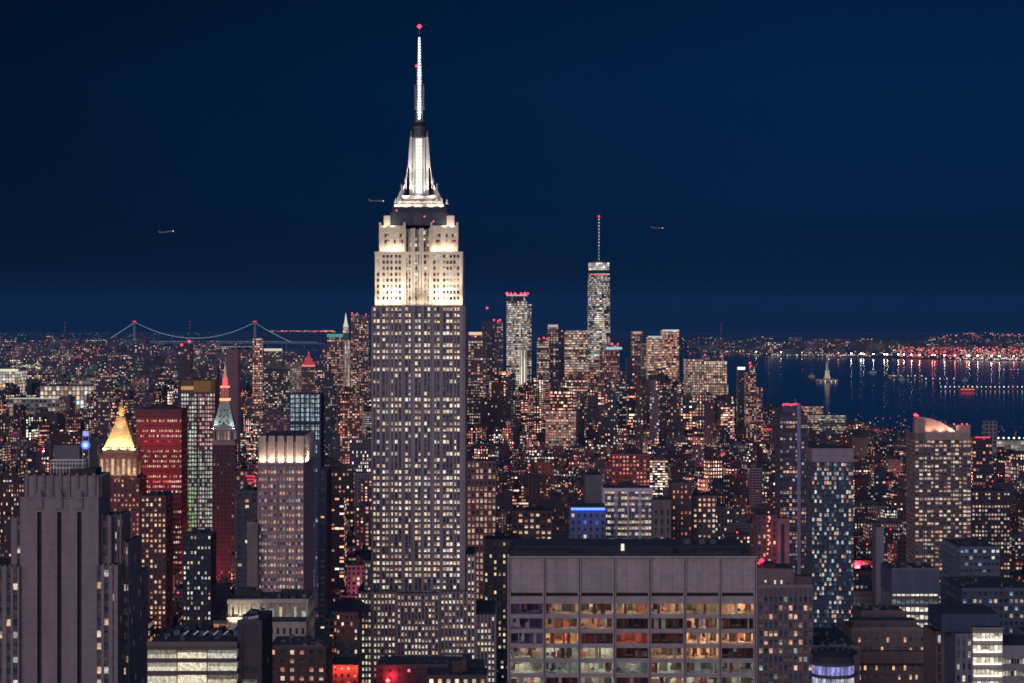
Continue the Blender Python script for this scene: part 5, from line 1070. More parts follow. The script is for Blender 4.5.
# ------------------------------------------------------------------ statue on its island
def make_statue():
    d = 9350; X = PX(827, d)
    t = thing('colossal_statue', (X, d, 0), 'floodlit robed statue raising a torch on a tall pedestal in the harbour', 'statue')
    b = MB()
    ring = []
    for k in range(22): r_ = 46 if k % 2 else 33; a = 2*math.pi*k/22; ring.append((X+math.cos(a)*r_, d+math.sin(a)*r_))
    for k in range(22):
        A, B_ = ring[k], ring[(k+1) % 22]; b.face([(*A, 2), (*B_, 2), (*B_, 11), (*A, 11)], 'stone')
    b.face([(*p, 11) for p in ring], 'stone'); b.build('star_fort', t)
    b = MB(); b.frustum(X, d, 11, 18, 14, 14, 12.5, 12.5, 'stone'); b.frustum(X, d, 18, 44, 10.5, 10.5, 8, 8, 'stone'); b.frustum(X, d, 44, 46.5, 9.4, 9.4, 9.4, 9.4, 'stone'); b.build('pedestal', t)
    f = MB()
    prof = [(46.5, 6.6, 5), (52, 6.2, 4.7), (60, 5.3, 4.2), (66, 4.7, 3.8), (71, 4.6, 3.4), (75.5, 5.2, 3.2), (78, 4.2, 2.8), (79.6, 1.7, 1.6), (80.8, 1.7, 1.7), (82.6, 2.3, 2.3), (85, 2.2, 2.2), (86.6, 1.2, 1.2)]
    n = 14
    for (z0, a0, c0), (z1, a1, c1) in zip(prof, prof[1:]):
        for k in range(n):
            t0, t1 = 2*math.pi*k/n, 2*math.pi*(k+1)/n; w0 = 1+.08*math.cos(7*t0); w1 = 1+.08*math.cos(7*t1)
            f.face([(X+math.cos(t0)*a0*w0, d+math.sin(t0)*c0*w0, z0), (X+math.cos(t1)*a0*w1, d+math.sin(t1)*c0*w1, z0), (X+math.cos(t1)*a1*w1, d+math.sin(t1)*c1*w1, z1), (X+math.cos(t0)*a1*w0, d+math.sin(t0)*c1*w0, z1)], 'copper')
    f.tube([(X+4.3, d, 76), (X+5.9, d, 82), (X+6.6, d, 89)], [1.7, 1.3, .9], 'copper', 7)
    f.tube([(X-4.4, d, 75.5), (X-5.8, d-1.5, 70), (X-3.6, d-4, 67.5)], [1.6, 1.4, .9], 'copper', 7)
    f.build('robed_figure', t)
    c = MB()
    for k in range(7): a = math.pi*(k+.5)/7; c.tube([(X+math.cos(a)*2, d, 85.6+math.sin(a)*.6), (X+math.cos(a)*4.4, d, 86.4+math.sin(a)*2.6)], [.4, .1], 'copper', 4)
    c.build('crown', t)
    c = MB(); c.box(X-6, X-3, d-5, d-4.2, 66, 73, 'copper', roof='copper'); c.build('tablet', t)
    c = MB(); c.tube([(X+6.6, d, 88.6), (X+6.7, d, 91)], [.7, 1.5], 'copper', 8); c.ball((X+6.7, d, 92.6), 2.0, 'lamp', (2.6, 2.2, 1.2)); c.build('torch', t)
    for sx in (-1, 1):
        o = lamp('statue_light', 'SPOT', (X+sx*40, d-75, 6), 90000, (1, .85, .60), 3, spot=R(60)); aim(o, (X, d, 60))
    for (q, e) in ((-14, 1), (-6, 2.5), (5, 2), (13, 2.5)):
        c = MB(); c.ball((X+q*2.2, d-47, 4), 2.0, 'lamp_sampled', (1.4*e, 1.1*e, .7*e)); c.build('quay_lamp', t)
    g_ = MB(); g_.frustum(X-8, d+10, .5, 3, 110, 60, 95, 48, 'ground', n=16); tag(g_.build('island'), 'dark low island under the statue', None, kind='structure')
    for k in range(3): 
        T_ = thing('tree_clump', (X-95+k*26, d+8, 3), ['leftmost dark rounded island tree beside the statue', 'middle dark rounded island tree beside the statue', 'dark rounded island tree nearest the statue'][k], 'tree', 'trees on the statue island')
        w = MB(); w.tube([(X-95+k*26, d+8, 3), (X-95+k*26, d+8, 9)], 1, 'wood', 5); w.build('trunk', T_)
        w = MB()
        for q in range(40):
            a = random.uniform(0, 6.28); rr = random.uniform(0, 9); zz = 8+random.uniform(0, 8)*(1-rr/14); w.ball((X-95+k*26+math.cos(a)*rr, d+8+math.sin(a)*rr, zz), random.uniform(1.2, 2.4), 'leaf', (0, 0, 0))
        w.build('crown', T_)
M['leaf'] = simple('dark_foliage', (.05, .07, .04), .9)
make_statue()

# ------------------------------------------------------------------ boats
def boat(px, py, L_, label, em, red=False, hull=(.16, .17, .2), cat='boat'):
    d = GD(py); X = PX(px, d); t = thing('ferry' if red else 'boat', (X, d, .6), label, cat)
    b = MB(); w = L_*.13
    P = [(-L_/2, -w), (L_*.3, -w), (L_/2, 0), (L_*.3, w), (-L_/2, w)]; T_ = [(x*1.04, y*1.15) for x, y in P]; z0, z1 = .6, .6+L_*.06
    for k in range(5): j = (k+1) % 5; b.face([(X+P[k][0], d+P[k][1], z0), (X+P[j][0], d+P[j][1], z0), (X+T_[j][0], d+T_[j][1], z1), (X+T_[k][0], d+T_[k][1], z1)], 'wall', hull)
    b.face([(X+x, d+y, z1) for x, y in T_], 'wall', (.3, .3, .3)); b.build('hull', t)
    c = MB(); c.box(X-L_*.4, X+L_*.28, d-w*.8, d+w*.8, z1, z1+L_*.07, 'wall', hull, roof='wall'); c.box(X-L_*.3, X+L_*.2, d-w*.6, d+w*.6, z1+L_*.07, z1+L_*.12, 'wall', hull, roof='wall'); c.tube([(X, d, z1+L_*.12), (X, d, z1+L_*.25)], .5, 'metal', 4); c.build('cabin', t)
    c = MB()
    for q in np.linspace(-L_*.38, L_*.26, 9): c.box(X+q, X+q+L_*.045, d-w*.8-.5, d-w*.8-.05, z1+L_*.02, z1+L_*.055, 'lamp_sampled', em=em, roof='metal')
    c.build('cabin_window_band', t)
    c = MB(); c.ball((X, d, z1+L_*.26), max(1.2, L_*.02), 'lamp_sampled', (2, .3, .3) if red else (1.8, 1.7, 1.4)); c.build('mast_light', t)
boat(968, 391.5, 70, 'large ferry lit crimson on the harbour at the right', (2.2, .35, .3), True, (.5, .12, .1), 'ferry')
boat(965, 381, 34, 'small dark cargo boat just beyond the crimson ferry', (.5, .6, .6))
boat(873, 373, 50, 'small boat right of the floodlit statue', (.7, .65, .5))
boat(893, 377, 55, 'pale-lit boat with pink lamps farther right of the statue', (1.0, .5, .45))
boat(902, 380, 36, 'small boat nearest below the pale-lit boat with pink lamps', (.7, .6, .5))
boat(812, 377, 40, 'tiny boat moored left of the statue island', (.8, .7, .5))

# ------------------------------------------------------------------ aircraft
def plane(px, py, d, L_, label, head=1, tilt=0):
    X, Z0 = PX(px, d), PZ(py, d); t = thing('airliner', (X, d, Z0), label, 'aeroplane'); t.rotation_euler = (0, R(tilt), 0)
    def bld(mb, name, par=t):
        o = mb.build(name, None, loc=(0, 0, 0)); o.parent = par; return o
    b = MB(); b.tube([(-.5*L_*head, 0, .02*L_), (-.42*L_*head, 0, .01*L_), (.35*L_*head, 0, 0), (.5*L_*head, 0, -.01*L_)], [.01*L_, .045*L_, .045*L_, .01*L_], 'fuselage_grey', 8); bld(b, 'fuselage')
    for s_ in (-1, 1):
        w = MB(); w.face([(.1*L_*head, s_*.04*L_, -.01*L_), (-.12*L_*head, s_*.48*L_, .02*L_), (-.2*L_*head, s_*.48*L_, .02*L_), (-.08*L_*head, s_*.04*L_, -.01*L_)], 'fuselage_grey'); w.face([(.1*L_*head, s_*.04*L_, -.025*L_), (-.12*L_*head, s_*.48*L_, .012*L_), (-.2*L_*head, s_*.48*L_, .012*L_), (-.08*L_*head, s_*.04*L_, -.025*L_)], 'fuselage_grey')
        w.tube([(.06*L_*head, s_*.18*L_, -.04*L_), (-.03*L_*head, s_*.18*L_, -.04*L_)], .025*L_, 'fuselage_grey', 8); bld(w, 'wing')
    w = MB(); w.face([(-.36*L_*head, -.01*L_, .03*L_), (-.48*L_*head, -.01*L_, .17*L_), (-.52*L_*head, 0, .17*L_), (-.49*L_*head, 0, .03*L_)], 'fuselage_grey'); w.box(-.5*L_ if head > 0 else .42*L_, -.42*L_ if head > 0 else .5*L_, -.16*L_, .16*L_, .02*L_, .03*L_, 'fuselage_grey', roof='fuselage_grey'); bld(w, 'tail_fin')
    w = MB(); w.ball((.5*L_*head, 0, 0), .04*L_, 'lamp', (2.4, 2.2, 1.8)); w.ball((-.1*L_*head, -.2*L_, 0), .022*L_, 'lamp', (1.6, .5, .3)); bld(w, 'navigation_light')
plane(166, 232, 7000, 44, 'small airliner low in the sky above the left horizon', 1, -8)
plane(376, 201, 7000, 44, 'small airliner close left of the glowing mast foot', 1)
plane(657, 228, 9000, 44, 'small airliner right of the downtown spire', 1)

# ------------------------------------------------------------------ FILLER CITY
rng = random.Random(11)
def sky_cap(px, d):
    """highest row (smallest y) that ordinary roofs reach at this column"""
    if d < 1900: return float(np.interp(px, [0, 130, 150, 225, 240, 345, 356, 500, 505, 760, 815, 860, 940, 1024], [640, 600, 590, 575, 590, 590, 672, 672, 640, 600, 625, 620, 620, 610]))
    if d < 2600: return float(np.interp(px, [0, 130, 175, 180, 236, 242, 330, 360, 470, 640, 760, 860, 960, 1024], [465, 500, 520, 590, 590, 500, 455, 450, 480, 500, 490, 480, 480, 480]))
    if d < 4300: return float(np.interp(px, [0, 90, 180, 250, 340, 365, 470, 560, 640, 740, 800, 860, 920, 1024], [400, 395, 385, 385, 378, 378, 415, 425, 418, 418, 425, 438, 445, 447]))
    return float(np.interp(px, [0, 90, 180, 250, 330, 365, 470, 500, 560, 640, 730, 770, 800, 900, 1024], [378, 366, 360, 352, 352, 340, 350, 368, 380, 358, 395, 405, 412, 430, 438]))
HB = [(a+0, b, c, e, z) for a, b, c, e, z in HERO]
def clear(x0, x1, y0, y1):
    for a, b, c, e, z in HB:
        if x0 < b and x1 > a and y0 < e and y1 > c: return False
    return True
PALW = [((.13, .065, .055), 'red brick'), ((.16, .10, .075), 'brown brick'), ((.20, .17, .145), 'tan stone'), ((.17, .165, .18), 'grey'), ((.07, .075, .095), 'dark slate'), ((.26, .235, .215), 'pale stone'), ((.15, .10, .115), 'mauve'), ((.055, .075, .10), 'navy glass')]
B = []
def lots(dmin, dmax, rot, pxa=-40, pxb=1064, ox=0, block=(200, 64), street=(24, 15)):
    cx, cy_ = 0, (dmin+dmax)/2; c_, s_ = math.cos(rot), math.sin(rot)
    Rr = (dmax-dmin)*.75+dmax*.24
    bx = -Rr+ox
    while bx < Rr:
        by = -Rr
        while by < Rr:
            for row in (0, 1):
                xx = bx
                while xx < bx+block[0]-9:
                    w = rng.choice((12, 15, 18, 22, 28, 38, 50) if dmin < 2000 or dmin > 4300 else (9, 12, 15, 18, 26, 40)); w = min(w, bx+block[0]-xx); dep = block[1]/2-1-rng.random()*7
                    lx, ly = xx, by+row*block[1]/2+(0 if row == 0 else (block[1]/2-dep))
                    mx, my = lx+w/2, ly+dep/2
                    X, Y = cx+mx*c_-my*s_, cy_+mx*s_+my*c_
                    xx += w+rng.choice((0.3, .3, .4, 2.5))
                    if not (dmin <= Y < dmax): continue
                    px = proj(X, Y, 0)[0]
                    if px < pxa or px > pxb or in_water(X, Y) or in_water(X, Y+45) or in_water(X+40, Y) or in_water(X-40, Y): continue
                    r_ = max(w, dep)*.5*(1.1 if not rot else 1.3)
                    if not clear(X-(w/2 if not rot else r_), X+(w/2 if not rot else r_), Y-(dep/2 if not rot else r_), Y+(dep/2 if not rot else r_)): continue
                    B.append([X, Y, w, dep, rot, px])
            by += block[1]+street[1]
        bx += block[0]+street[0]
lots(1020, 2900, 0.0, ox=22)
lots(2900, 4400, .30, block=(150, 50), street=(17, 13))
lots(4400, 6500, -.22, pxa=-40, pxb=1064)
items = []
for X, Y, w, dep, rot, px in B:
    left = px < 372
    r = rng.random()
    if Y < 2900:
        h = 18+rng.random()**1.5*45
        if r < .22: h = rng.uniform(55, 115)
        if r < .05: h = rng.uniform(100, 150)
        if px > 470 and Y > 1500: h = 12+(h-12)*.55
    elif Y < 4400:
        h = 9+rng.random()**2*(24 if left else 16)
        if r < (.14 if left else .035): h = rng.uniform(30, 85 if left else 58)
    else:
        h = 14+rng.random()**1.8*36
        if px > 745: h = 7+rng.random()**2*16
        if left and r < .13: h = rng.uniform(40, 95)
        if 375 < px < 745 and r < .33: h = rng.uniform(50, 140)
    cap = CAMZ-(sky_cap(px, Y)-EYE)*Y/F
    if h > cap: h = cap*rng.uniform(.62, .99)
    if h < 7: continue
    items.append([X, Y, w, dep, rot, h, px])
# which of them show, and how large: paint them far to near into a small id picture
SX = 2
buf = -np.ones((683*SX, 1024*SX), dtype=np.int32)
todo = [(it[1], i, 'b') for i, it in enumerate(items)]+[(c, j, 'h') for j, (a, b_, c, e, z) in enumerate(HERO)]
todo.sort(key=lambda q: -q[0])
for _, i, kd in todo:
    if kd == 'b': X, Y, w, dep, rot, h, px = items[i]; x0, x1, y0, y1, z = X-w/2, X+w/2, Y-dep/2, Y+dep/2, h; idn = i
    else: x0, x1, y0, y1, z = HERO[i]; x0 += 6; x1 -= 6; y0 += 6; y1 -= 6; idn = -2
    a, t0 = proj(x0, y0, z); b_, t1 = proj(x1, y0, z); _, bt = proj(x0, y0, 0); _, tb = proj(x0, y1, z)
    t0 = min(t0, tb)
    if kd == 'h' and i == 0: a, b_, t0 = 372, 466, 225
    xa, xb, ya, yb = max(0, int(a*SX)), min(1024*SX, int(b_*SX)+1), max(0, int(t0*SX)), min(683*SX, int(bt*SX)+1)
    if xa < xb and ya < yb: buf[ya:yb, xa:xb] = idn
cnt = np.bincount(buf[buf >= 0].ravel(), minlength=len(items))
order = np.argsort(-cnt)
solo = set(int(i) for i in order[:300] if cnt[i] > 60)
cent = {}
for i in solo: ys, xs = np.nonzero(buf == i); cent[i] = (float(np.median(xs))/SX, float(np.median(ys))/SX)
def style(it, near):
    X, Y, w, dep, rot, h, px = it
    zone = .5+.5*math.sin(X*.0045+1.3*math.sin(Y*.003))*math.cos(Y*.0037+X*.001)
    pi = rng.choices(range(8), [4, 4, 3, 3, 3, 2, 3, 2])[0]
    base, nm = PALW[pi]; k = rng.uniform(.28, .85)*(1 if Y < 2900 else .8); colr = (base[0]*k*.85, base[1]*k*.92, base[2]*k*1.2)
    r = rng.random()
    if r < .30: hue, wl = rng.uniform(.1, .3), 'amber'
    elif r < .62: hue, wl = rng.uniform(0, .05), 'rosy'
    elif r < .85: hue, wl = rng.uniform(.4, .6), 'cream'
    else: hue, wl = rng.uniform(.85, 1), 'cool white'
    lit = rng.uniform(.16, .62)
    if rng.random() < .13: lit = rng.uniform(.6, .9)
    if rng.random() < .22: lit = rng.uniform(.01, .07)
    if h > 60: lit *= 1.1
    lit *= .6+.8*zone
    if px > 470 and Y > 1900: lit *= 1.25
    how = 'almost no' if lit < .06 else 'few' if lit < .22 else 'scattered' if lit < .45 else 'many'
    ww, wh = rng.choice(((.42, .5), (.5, .55), (.62, .5), (.38, .6), (.85, .5) if h > 40 else (.45, .5)))
    bay, flo = rng.choice((2.6, 3.0, 3.4, 4.0)), rng.choice((3.1, 3.4, 3.8, 4.3))
    if Y > 2900: bay *= 1.35; flo *= 1.25
    if Y > 4400: bay *= 1.2; flo *= 1.15
    st = rng.choice((.5, .8, 1.1, 1.6, 2.4))*rng.uniform(.8, 1.2)*(1.0 if Y < 2900 else 1.4)
    return colr, nm, wl, how, ((rng.random(), lit, hue, st), (ww, wh, rng.uniform(.2, .9), 1)), bay, flo
def geom(mb, it, sty, off=(0, 0), mass=False):
    X, Y, w, dep, rot, h, px = it; colr, nm, wl, how, win, bay, flo = sty; o = (X, Y)
    u0 = rng.randrange(400)
    def bx(x0, x1, y0, y1, z0, z1, key='city', wn=win, c=colr): mb.box(X+x0, X+x1, Y+y0, Y+y1, z0, z1, key, c, wn, bay, flo, rot=rot, org=o, u0=u0)
    a, b_ = w/2, dep/2; feat = []
    if h > 48 and rng.random() < .55 and w > 14:
        h1 = h*rng.uniform(.5, .8); bx(-a, a, -b_, b_, 0, h1); i_ = rng.uniform(.12, .24)
        bx(-a*(1-i_*2), a*(1-i_*2), -b_*(1-i_), b_*(1-i_), h1, h); feat.append('stepped'); a *= 1-i_*2; b_ *= 1-i_
    else: bx(-a, a, -b_, b_, 0, h)
    if not mass or Y < 2600:   # parapet and bulkhead
        pc = tuple(min(.5, c*1.25) for c in colr)
        bx(-a-.15, a+.15, -b_-.15, -b_+.25, h-.02, h+.9, 'wall', None, pc); bx(-a-.15, -a+.25, -b_+.26, b_, h-.02, h+.9, 'wall', None, pc); bx(a-.25, a+.15, -b_+.26, b_, h-.02, h+.9, 'wall', None, pc)
    if w > 13:
        q = rng.uniform(-.5, .2)*a; bw = rng.uniform(.2, .4)*a+1.2; bx(q, q+bw*1.4, 0, b_*.7, h, h+rng.uniform(2.6, 5.5), 'wall', None, tuple(c*.9 for c in colr))
    return feat, a, b_
# the mass: many small blocks beyond the three hundred that show largest
mass = MB(); rg = rng
for i, it in enumerate(items):
    if i in solo: continue
    geom(mass, it, style(it, False), mass=True)
# districts across the river and along the far shores
def district(n, pyf, pxa, pxb, hmax, lit, st, hue=(.1, .6)):
    for _ in range(n):
        py = pyf(rng.random()); px = rng.uniform(pxa, pxb); d = GD(py); X = PX(px, d)
        if in_water(X, d) or in_water(X, d*1.02): continue
        zn = max(0, math.sin(px*.045+py*.9)*.6+math.sin(px*.11-py*.5)*.4+.35)
        if rng.random() > .35+zn: continue
        s_ = d/6000; w = rng.uniform(14, 60)*s_; dd = rng.uniform(14, 40)*s_; h = (6+rng.random()**3*hmax)*(.75+.25*s_)
        mass.box(X-w/2, X+w/2, d, d+dd, 0, h, 'city', tuple(c*rng.uniform(.6, 1.1) for c in rng.choice(PALW)[0]), ((rng.random(), rng.uniform(.3, 1)*lit*(.3+zn*.8), rng.uniform(*hue), st*rng.choice((.4, .7, 1, 1.5))), (.6, .55, .5, 1)), rng.uniform(5, 7)*s_**.8, rng.uniform(5, 6)*s_**.8)
district(1900, lambda r: 350+r**1.3*58, -30, 480, 60, .55, 1.3)
district(260, lambda r: 346+r*8, -30, 130, 60, .5, 1.2)
district(500, lambda r: 346+r*10, 690, 1060, 60, .4, 1.3)
o = mass.build('distant_buildings'); tag(o, 'mass of small city blocks with pinprick windows spreading out to the far shores', 'buildings', kind='stuff')

# the three hundred that show largest, each a thing of its own
KN = {0: 'walkup_building', 1: 'apartment_building', 2: 'office_building'}
recs = []
for i in sorted(solo, key=lambda q: items[q][1]):
    it = items[i]; X, Y, w, dep, rot, h, px = it; sty = style(it, True); mb = MB(); feat, a, b_ = geom(mb, it, sty)
    kd = 'low-rise' if h < 32 else 'mid-rise' if h < 62 else 'high-rise'
    kn = 'brick_building' if 'brick' in sty[1] else 'glass_building' if 'glass' in sty[1] else 'office_building' if h > 62 else 'stone_building'
    ob = mb.build(kn, None, loc=(X, Y, 0)); extra = ''
    if Y < 3200 and rng.random() < .42 and w > 11:
        tx, ty = rng.uniform(.1, .5)*a, -b_*.3; c_, s_ = math.cos(rot), math.sin(rot)
        tank(ob, X+tx*c_-ty*s_, Y+tx*s_+ty*c_, h, rng.uniform(1.8, 2.6)); extra = 'tank'
    if rng.random() < .3 and h > 30:
        w_ = MB(); w_.box(X-a*.5, X+a*.1, Y+b_*.1, Y+b_*.5, h, h+2, 'metal', roof='metal'); w_.tube([(X-a*.6, Y, h), (X-a*.6, Y, h+6)], .15, 'metal', 4); w_.build('rooftop_plant', ob)
    if rng.random() < .07: red_beacon(ob, (X, Y-b_*.5, h+2.5), .9, (4, .15, .3))
    recs.append([ob, i, sty, kd, feat, extra])
# labels: look, then what it stands by
def where(cx_, cy__):
    q = min(LAND, key=lambda l: (l[0]-cx_)**2+((l[1]-cy__)*1.3)**2); dx, dy = cx_-q[0], cy__-q[1]
    dist = math.hypot(dx, dy)
    far = 'close ' if dist < 35 else 'well ' if dist > 90 else ''
    if abs(dx) > abs(dy)*1.6: s_ = 'left of' if dx < 0 else 'right of'
    elif abs(dx) > abs(dy)*.5: s_ = ('lower ' if dy > 0 else 'upper ')+('left of' if dx < 0 else 'right of')
    else: s_ = 'below' if dy > 0 else 'above'
    return f'{far}{s_} the {q[2]}'
from collections import defaultdict
gr = defaultdict(list)
LAND.append((418, 480, 'tallest skyscraper')); LAND.append((630, 570, 'wide grey slab roof')); LAND.append((65, 560, 'art deco tower'))
for r in recs:
    ob, i, sty, kd, feat, extra = r; c = cent[i]
    look = f"{'stepped ' if feat else ''}{sty[1]} {kd} with {sty[3]} {sty[2]} windows"
    r.append(look); r.append(where(*c)); gr[(look, r[-1])].append(r)
ORD = ['leftmost', 'second from left', 'third from left', 'fourth from left', 'fifth from left', 'sixth from left']
for (look, wh), rs in gr.items():
    rs.sort(key=lambda r: cent[r[1]][0])
    for k, r in enumerate(rs):
        lab = f'{look}, {wh}'
        if len(rs) > 1: lab = f'{ORD[k]} {look}, {wh}'
        wds = lab.split()
        for cut in (' windows', 'well ', 'close ', ' the', ' tower with', 'electric ', ' with'):
            if len(lab.replace('-', ' ').split()) > 16: lab = lab.replace(cut, ' windows' if cut == ' windows' and 0 else '', 1) if cut != ' windows' else lab
        tag(r[0], lab, 'building', 'ordinary city buildings')

# ------------------------------------------------------------------ CITY LIGHTS
lm = MB()
LC = [((1, .55, .28), 5), ((1, .22, .16), 4.5), ((1, .85, .65), 4), ((.7, 1, .85), 2), ((1, .08, .15), 2), ((.4, .6, 1), .5)]
def pick():
    r = rng.random()*sum(q[1] for q in LC)
    for c, w_ in LC:
        r -= w_
        if r < 0: return c
    return LC[0][0]
def light(X, Y, z, r_, e, c=None):
    c = c or pick(); lm.ball((X, Y, z), r_, 'lamp', tuple(q*e for q in c))
def scatter(n, pxa, pxb, pya, pyb, zr=(3, 12), e=(.5, 2.0), size=.35, c=None, pw=1.0, wat=False):
    for _ in range(n):
        px = rng.uniform(pxa, pxb); py = pya+(pyb-pya)*rng.random()**pw; d = GD(py); X = PX(px, d)
        if not wat and in_water(X, d): continue
        k = d/F; light(X, d, rng.uniform(*zr), size*k*rng.uniform(.6, 1.3), rng.uniform(*e), c)
scatter(900, -10, 480, 345, 400, e=(.5, 2.6))                       # across the river
scatter(260, -10, 250, 341.5, 348, e=(.4, 1.6), size=.4)
scatter(150, -10, 200, 333.2, 340, e=(.2, 1.0), size=.4)
for a, b_, y0, y1, n in ((55, 108, 350, 354, 110), (48, 90, 347, 352, 60), (80, 100, 360, 366, 60), (95, 108, 354, 360, 40), (12, 32, 352, 356, 30), (0, 14, 378, 386, 40), (300, 330, 352, 357, 20)): scatter(n, a, b_, y0, y1, c=(1, .10, .12), size=.55, e=(.7, 2.4), zr=(4, 40))
scatter(160, 0, 40, 362, 372, c=(1, .92, .6), size=.6, e=(.7, 1.6)); scatter(140, 40, 92, 376, 390, c=(.95, .98, .7), size=.6, e=(.8, 1.8)); scatter(80, 108, 128, 350, 358, c=(.9, 1, .8), size=.5, e=(.6, 1.6)); scatter(40, 100, 160, 355, 380, c=(.8, 1, .95), size=.6, e=(.8, 2))
for _ in range(150): light(PX(rng.uniform(270, 336), 28500), 28400, rng.uniform(88, 104), .5*28500/F*rng.uniform(.6, 1.1), rng.uniform(.8, 3.2), (1, .16, .14) if rng.random() < .75 else (1, .6, .3))
for (a_, b_, ya_, yb_, c_) in ((130, 262, 351, 350.5, (1, .8, .55)), (0, 44, 372, 374, (.95, 1, .7)), (9, 60, 399, 399.4, (.9, 1, .8)), (60, 130, 362, 361, (1, .35, .2)), (150, 250, 357, 358, (1, .3, .2)), (30, 110, 344, 343, (1, .85, .6)), (380, 470, 366, 364, (1, .7, .4)), (0, 90, 408, 404, (1, .6, .35)), (100, 175, 383, 381, (.8, 1, .9))):
    for q_ in range(int((b_-a_)*1.1)): px = a_+q_/1.1; d = GD(ya_+(yb_-ya_)*(px-a_)/(b_-a_)); light(PX(px, d), d, rng.uniform(26, 34), .36*d/F*rng.uniform(.7, 1.2), rng.uniform(.6, 2.2), c_)
# far shore on the right, its hills, the port
scatter(420, 680, 1040, 344, 354.5, e=(.4, 1.8), size=.42); scatter(300, 690, 1040, 352, 357.5, e=(.5, 2.0), size=.45); scatter(60, 690, 760, 351, 353, c=(1, .75, .4), size=.5, e=(.8, 2))
def hill_z(px): return 70+40*math.sin(px*.013)+22*math.sin(px*.047)
for _ in range(620):
    px = 660+rng.random()**.9*380; j = rng.uniform(.10, .5)**1.15; d = 17500+(9500)*j; f = (px-560)/840; z = -1+hill_z(px)*math.sin(math.pi*j)**1.2*math.sin(math.pi*f)**.5
    light(PX(px, d), d, z+8, .42*d/F*rng.uniform(.6, 1.3), rng.uniform(.3, 1.5))
for _ in range(90):
    px = rng.choice((rng.uniform(930, 975), rng.uniform(985, 1030), rng.uniform(855, 880))); d = 22200; f = (px-560)/840; z = hill_z(px)*math.sin(math.pi*f)**.5
    light(PX(px, d), d, z+rng.uniform(0, 25), .5*d/F, rng.uniform(.5, 2.4), (1, .14, .16) if rng.random() < .6 else (1, .6, .4))
for _ in range(520):
    px = rng.uniform(898, 1040); py = 357.5+rng.random()*.8; d = GD(py); light(PX(px, d), d, rng.uniform(5, 70), .62*d/F*rng.uniform(.6, 1.3), rng.uniform(.6, 2.2), (1, .09, .13) if rng.random() < .72 else (1, .5, .3))
scatter(420, 850, 1040, 359.6, 361.2, zr=(4, 14), c=(1, .9, .72), size=.5, e=(.8, 2.4), wat=False); scatter(240, 700, 870, 355.6, 357.6, zr=(4, 14), c=(1, .85, .65), size=.45, e=(.5, 1.8)); scatter(60, 960, 1024, 358, 359, zr=(5, 60), c=(1, .8, .6), size=.6, e=(.6, 1.8))
# street lights glinting between the blocks
for _ in range(7000):
    py = 405+rng.random()**1.1*205; d = GD(py); px = rng.uniform(-10, 1034)
    X = PX(px, d)
    if in_water(X, d) or not clear(X-1, X+1, d-1, d+1): continue
    light(X, d, rng.uniform(8, 34), .31*d/F*rng.uniform(.5, 1.5), rng.uniform(.5, 3.0))
o = lm.build('city_lights'); tag(o, 'countless street and window lights scattered through the far city and shores', 'lights', kind='stuff')
# lamps along the far quay whose reflections streak the water
k = 0
for px in list(np.arange(852, 1024, 11.5))+[757, 781, 802, 840, 860, 886, 905, 933, 968]:
    px += rng.uniform(-2, 2); py = 357.4 if px < 850 else 360.9; d = GD(py)+40; X = PX(px, d)
    c = rng.choice([(1, .95, .8), (1, .95, .8), (1, .25, .2), (1, .8, .5)])
    while in_water(X, d) and d < 17000: d += 60; X = PX(px, d)
    t = thing('quay_lamp', (X, d, 0), 'bright high mast lamp along the far quay casting a streak on the water', 'lamp', 'mast lamps along the far quay')
    b = MB(); b.tube([(X, d, 0), (X, d, 26)], .8, 'metal', 4); b.build('pole', t); b = MB(); b.ball((X, d, 28), 4.4 if px > 850 else 2.4, 'lamp_sampled', tuple(q*34 for q in c)); b.build('lamp_head', t)
# anchored lit jetties in the right water
for (a, c_, py, lab) in ((925, 957, 381, 'thin dark jetty with small lights nearer the statue'), (940, 1024, 389.5, 'long lit jetty behind the crimson ferry'), (1003, 1040, 371.5, 'bright quay apron at the far right'), (893, 925, 378, 'short dark breakwater left of the jetties')):
    d = GD(py); t = thing('jetty', (PX((a+c_)/2, d), d, 0), lab, 'jetty'); b = MB(); b.box(PX(a, d), PX(c_, d), d, d+30, .2, 3.2, 'wall', (.10, .10, .11)); b.build('deck', t)
    for px in np.arange(a+1, c_, 4.5 if py > 385 else 7): b = MB(); b.tube([(PX(px, d), d, 3), (PX(px, d), d, 9)], .4, 'metal', 4); b.ball((PX(px, d), d, 10), 2.4, 'lamp_sampled', tuple(q*rng.uniform(1.0, 3.5) for q in rng.choice([(.8, 1, .85), (1, .9, .7)]))); b.build('jetty_lamp', t)
for (px, py, lab) in ((65, 327, 'faint red mast on the left horizon'), (190, 325, 'slim red mast rising beyond the bridge span'), (721, 328, 'faint red mast on the hills above the riverside')):
    d = 23000; X = PX(px, d); b = MB(); t = thing('radio_mast', (X, d, 0), lab, 'radio mast'); b.tube([(X, d, 0), (X, d, PZ(py-4, d))], [5, 2], 'metal', 4); b.build('lattice', t)
    for q in (-3.5, 0, 3): red_beacon(t, (X, d-6, PZ(py+q, d)), 5, (.9, .05, .12))
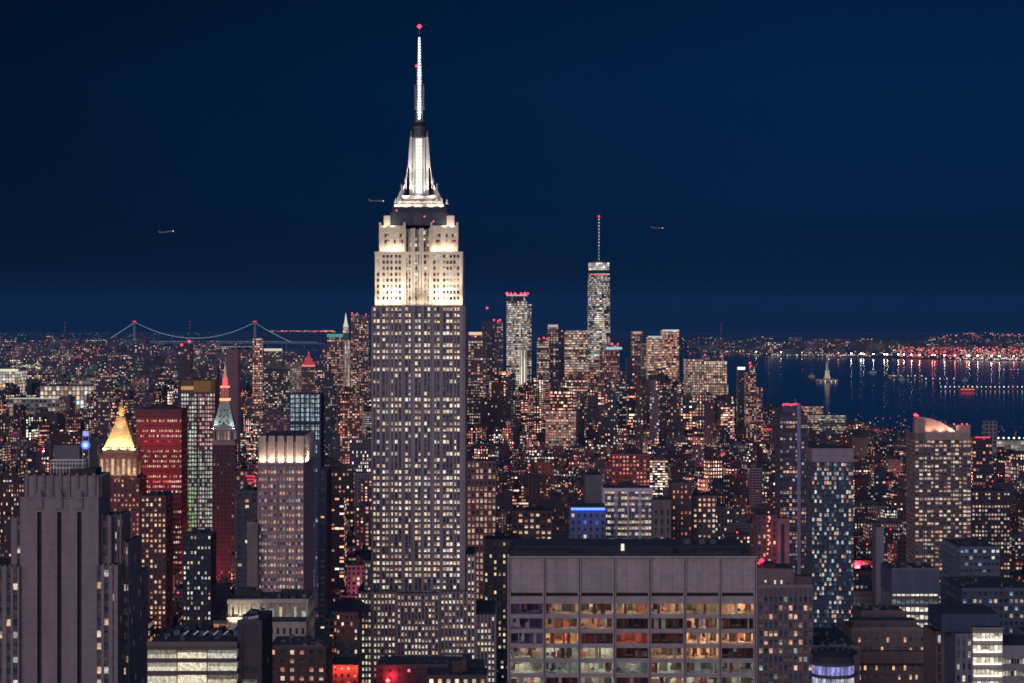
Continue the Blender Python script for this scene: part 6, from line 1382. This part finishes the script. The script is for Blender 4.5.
# street glow: warm and red lamps in the street canyons that light the walls beside them
pts = []
for _ in range(2400):
    if len(pts) >= 170: break
    py = 430+rng.random()*215; d = GD(py); px = rng.uniform(0, 1024); X = PX(px, d)
    if in_water(X, d) or not clear(X-3, X+3, d-3, d+3): continue
    if any(abs(X-it[0]) < it[2]/2+2 and abs(d-it[1]) < it[3]/2+2 for it in items): continue
    if any((X-p[0])**2+(d-p[1])**2 < 48**2 for p in pts): continue
    pts.append((X, d)); c = rng.choice([(1, .34, .16), (1, .26, .16), (1, .10, .12), (1, .55, .34), (1, .12, .20)])
    lamp('street_glow', 'POINT', (X, d, rng.uniform(8, 16)), rng.uniform(26000, 90000)*(d/2200), c, 1.2)
def free(X, Y): return not any(abs(X-it[0]) < max(it[2], it[3])/2+2 and abs(Y-it[1]) < max(it[2], it[3])/2+2 for it in items) and clear(X-3, X+3, Y-3, Y+3)
for px, py, r_ in ((683, 505, 1), (700, 500, 1), (655, 492, 1), (640, 500, .8), (668, 480, .9), (245, 520, 1), (130, 520, .8), (345, 600, 1), (350, 640, 1), (352, 668, 1), (60, 540, .8), (140, 600, 1), (170, 640, .8), (330, 560, 1), (322, 490, .9), (490, 500, .8), (545, 530, .7), (730, 540, 1), (880, 500, .7), (990, 520, .7), (870, 590, .9), (500, 600, .8), (150, 650, 1), (305, 470, .9), (560, 470, .7), (610, 455, .7), (20, 470, .7)):
    for _ in range(400):
        d = GD(py)*rng.uniform(.95, 1.05); X = PX(px, d)+rng.uniform(-40, 40)
        if free(X, d): lamp('street_glow', 'POINT', (X, d, 24), 60000*r_*(d/2200)**1.2, rng.choice([(1, .07, .10), (1, .10, .16), (1, .2, .1)]), 1.5); break
print('BUILT', len(items), 'fillers', len(solo), 'solo', len(bpy.data.objects), 'objects', len(pts), 'glows')

# ------------------------------------------------------------------ night air
m = bpy.data.materials.new('night_air'); m.use_nodes = True; nt = m.node_tree; nt.nodes.clear()
pv = N(nt, 'ShaderNodeVolumePrincipled'); pv.inputs['Color'].default_value = (.07, .36, .85, 1); pv.inputs['Density'].default_value = 2.0e-5; pv.inputs['Anisotropy'].default_value = 0
mo = N(nt, 'ShaderNodeOutputMaterial'); L(nt, pv.outputs[0], mo.inputs['Volume']); M['air'] = m
hz = MB(); hz.box(-15000, 15000, -1500, 43500, -1, 620, 'air', roof='air', bottom=True); o = hz.build('haze'); tag(o, 'thin blue night haze over the whole city', 'haze', kind='stuff')
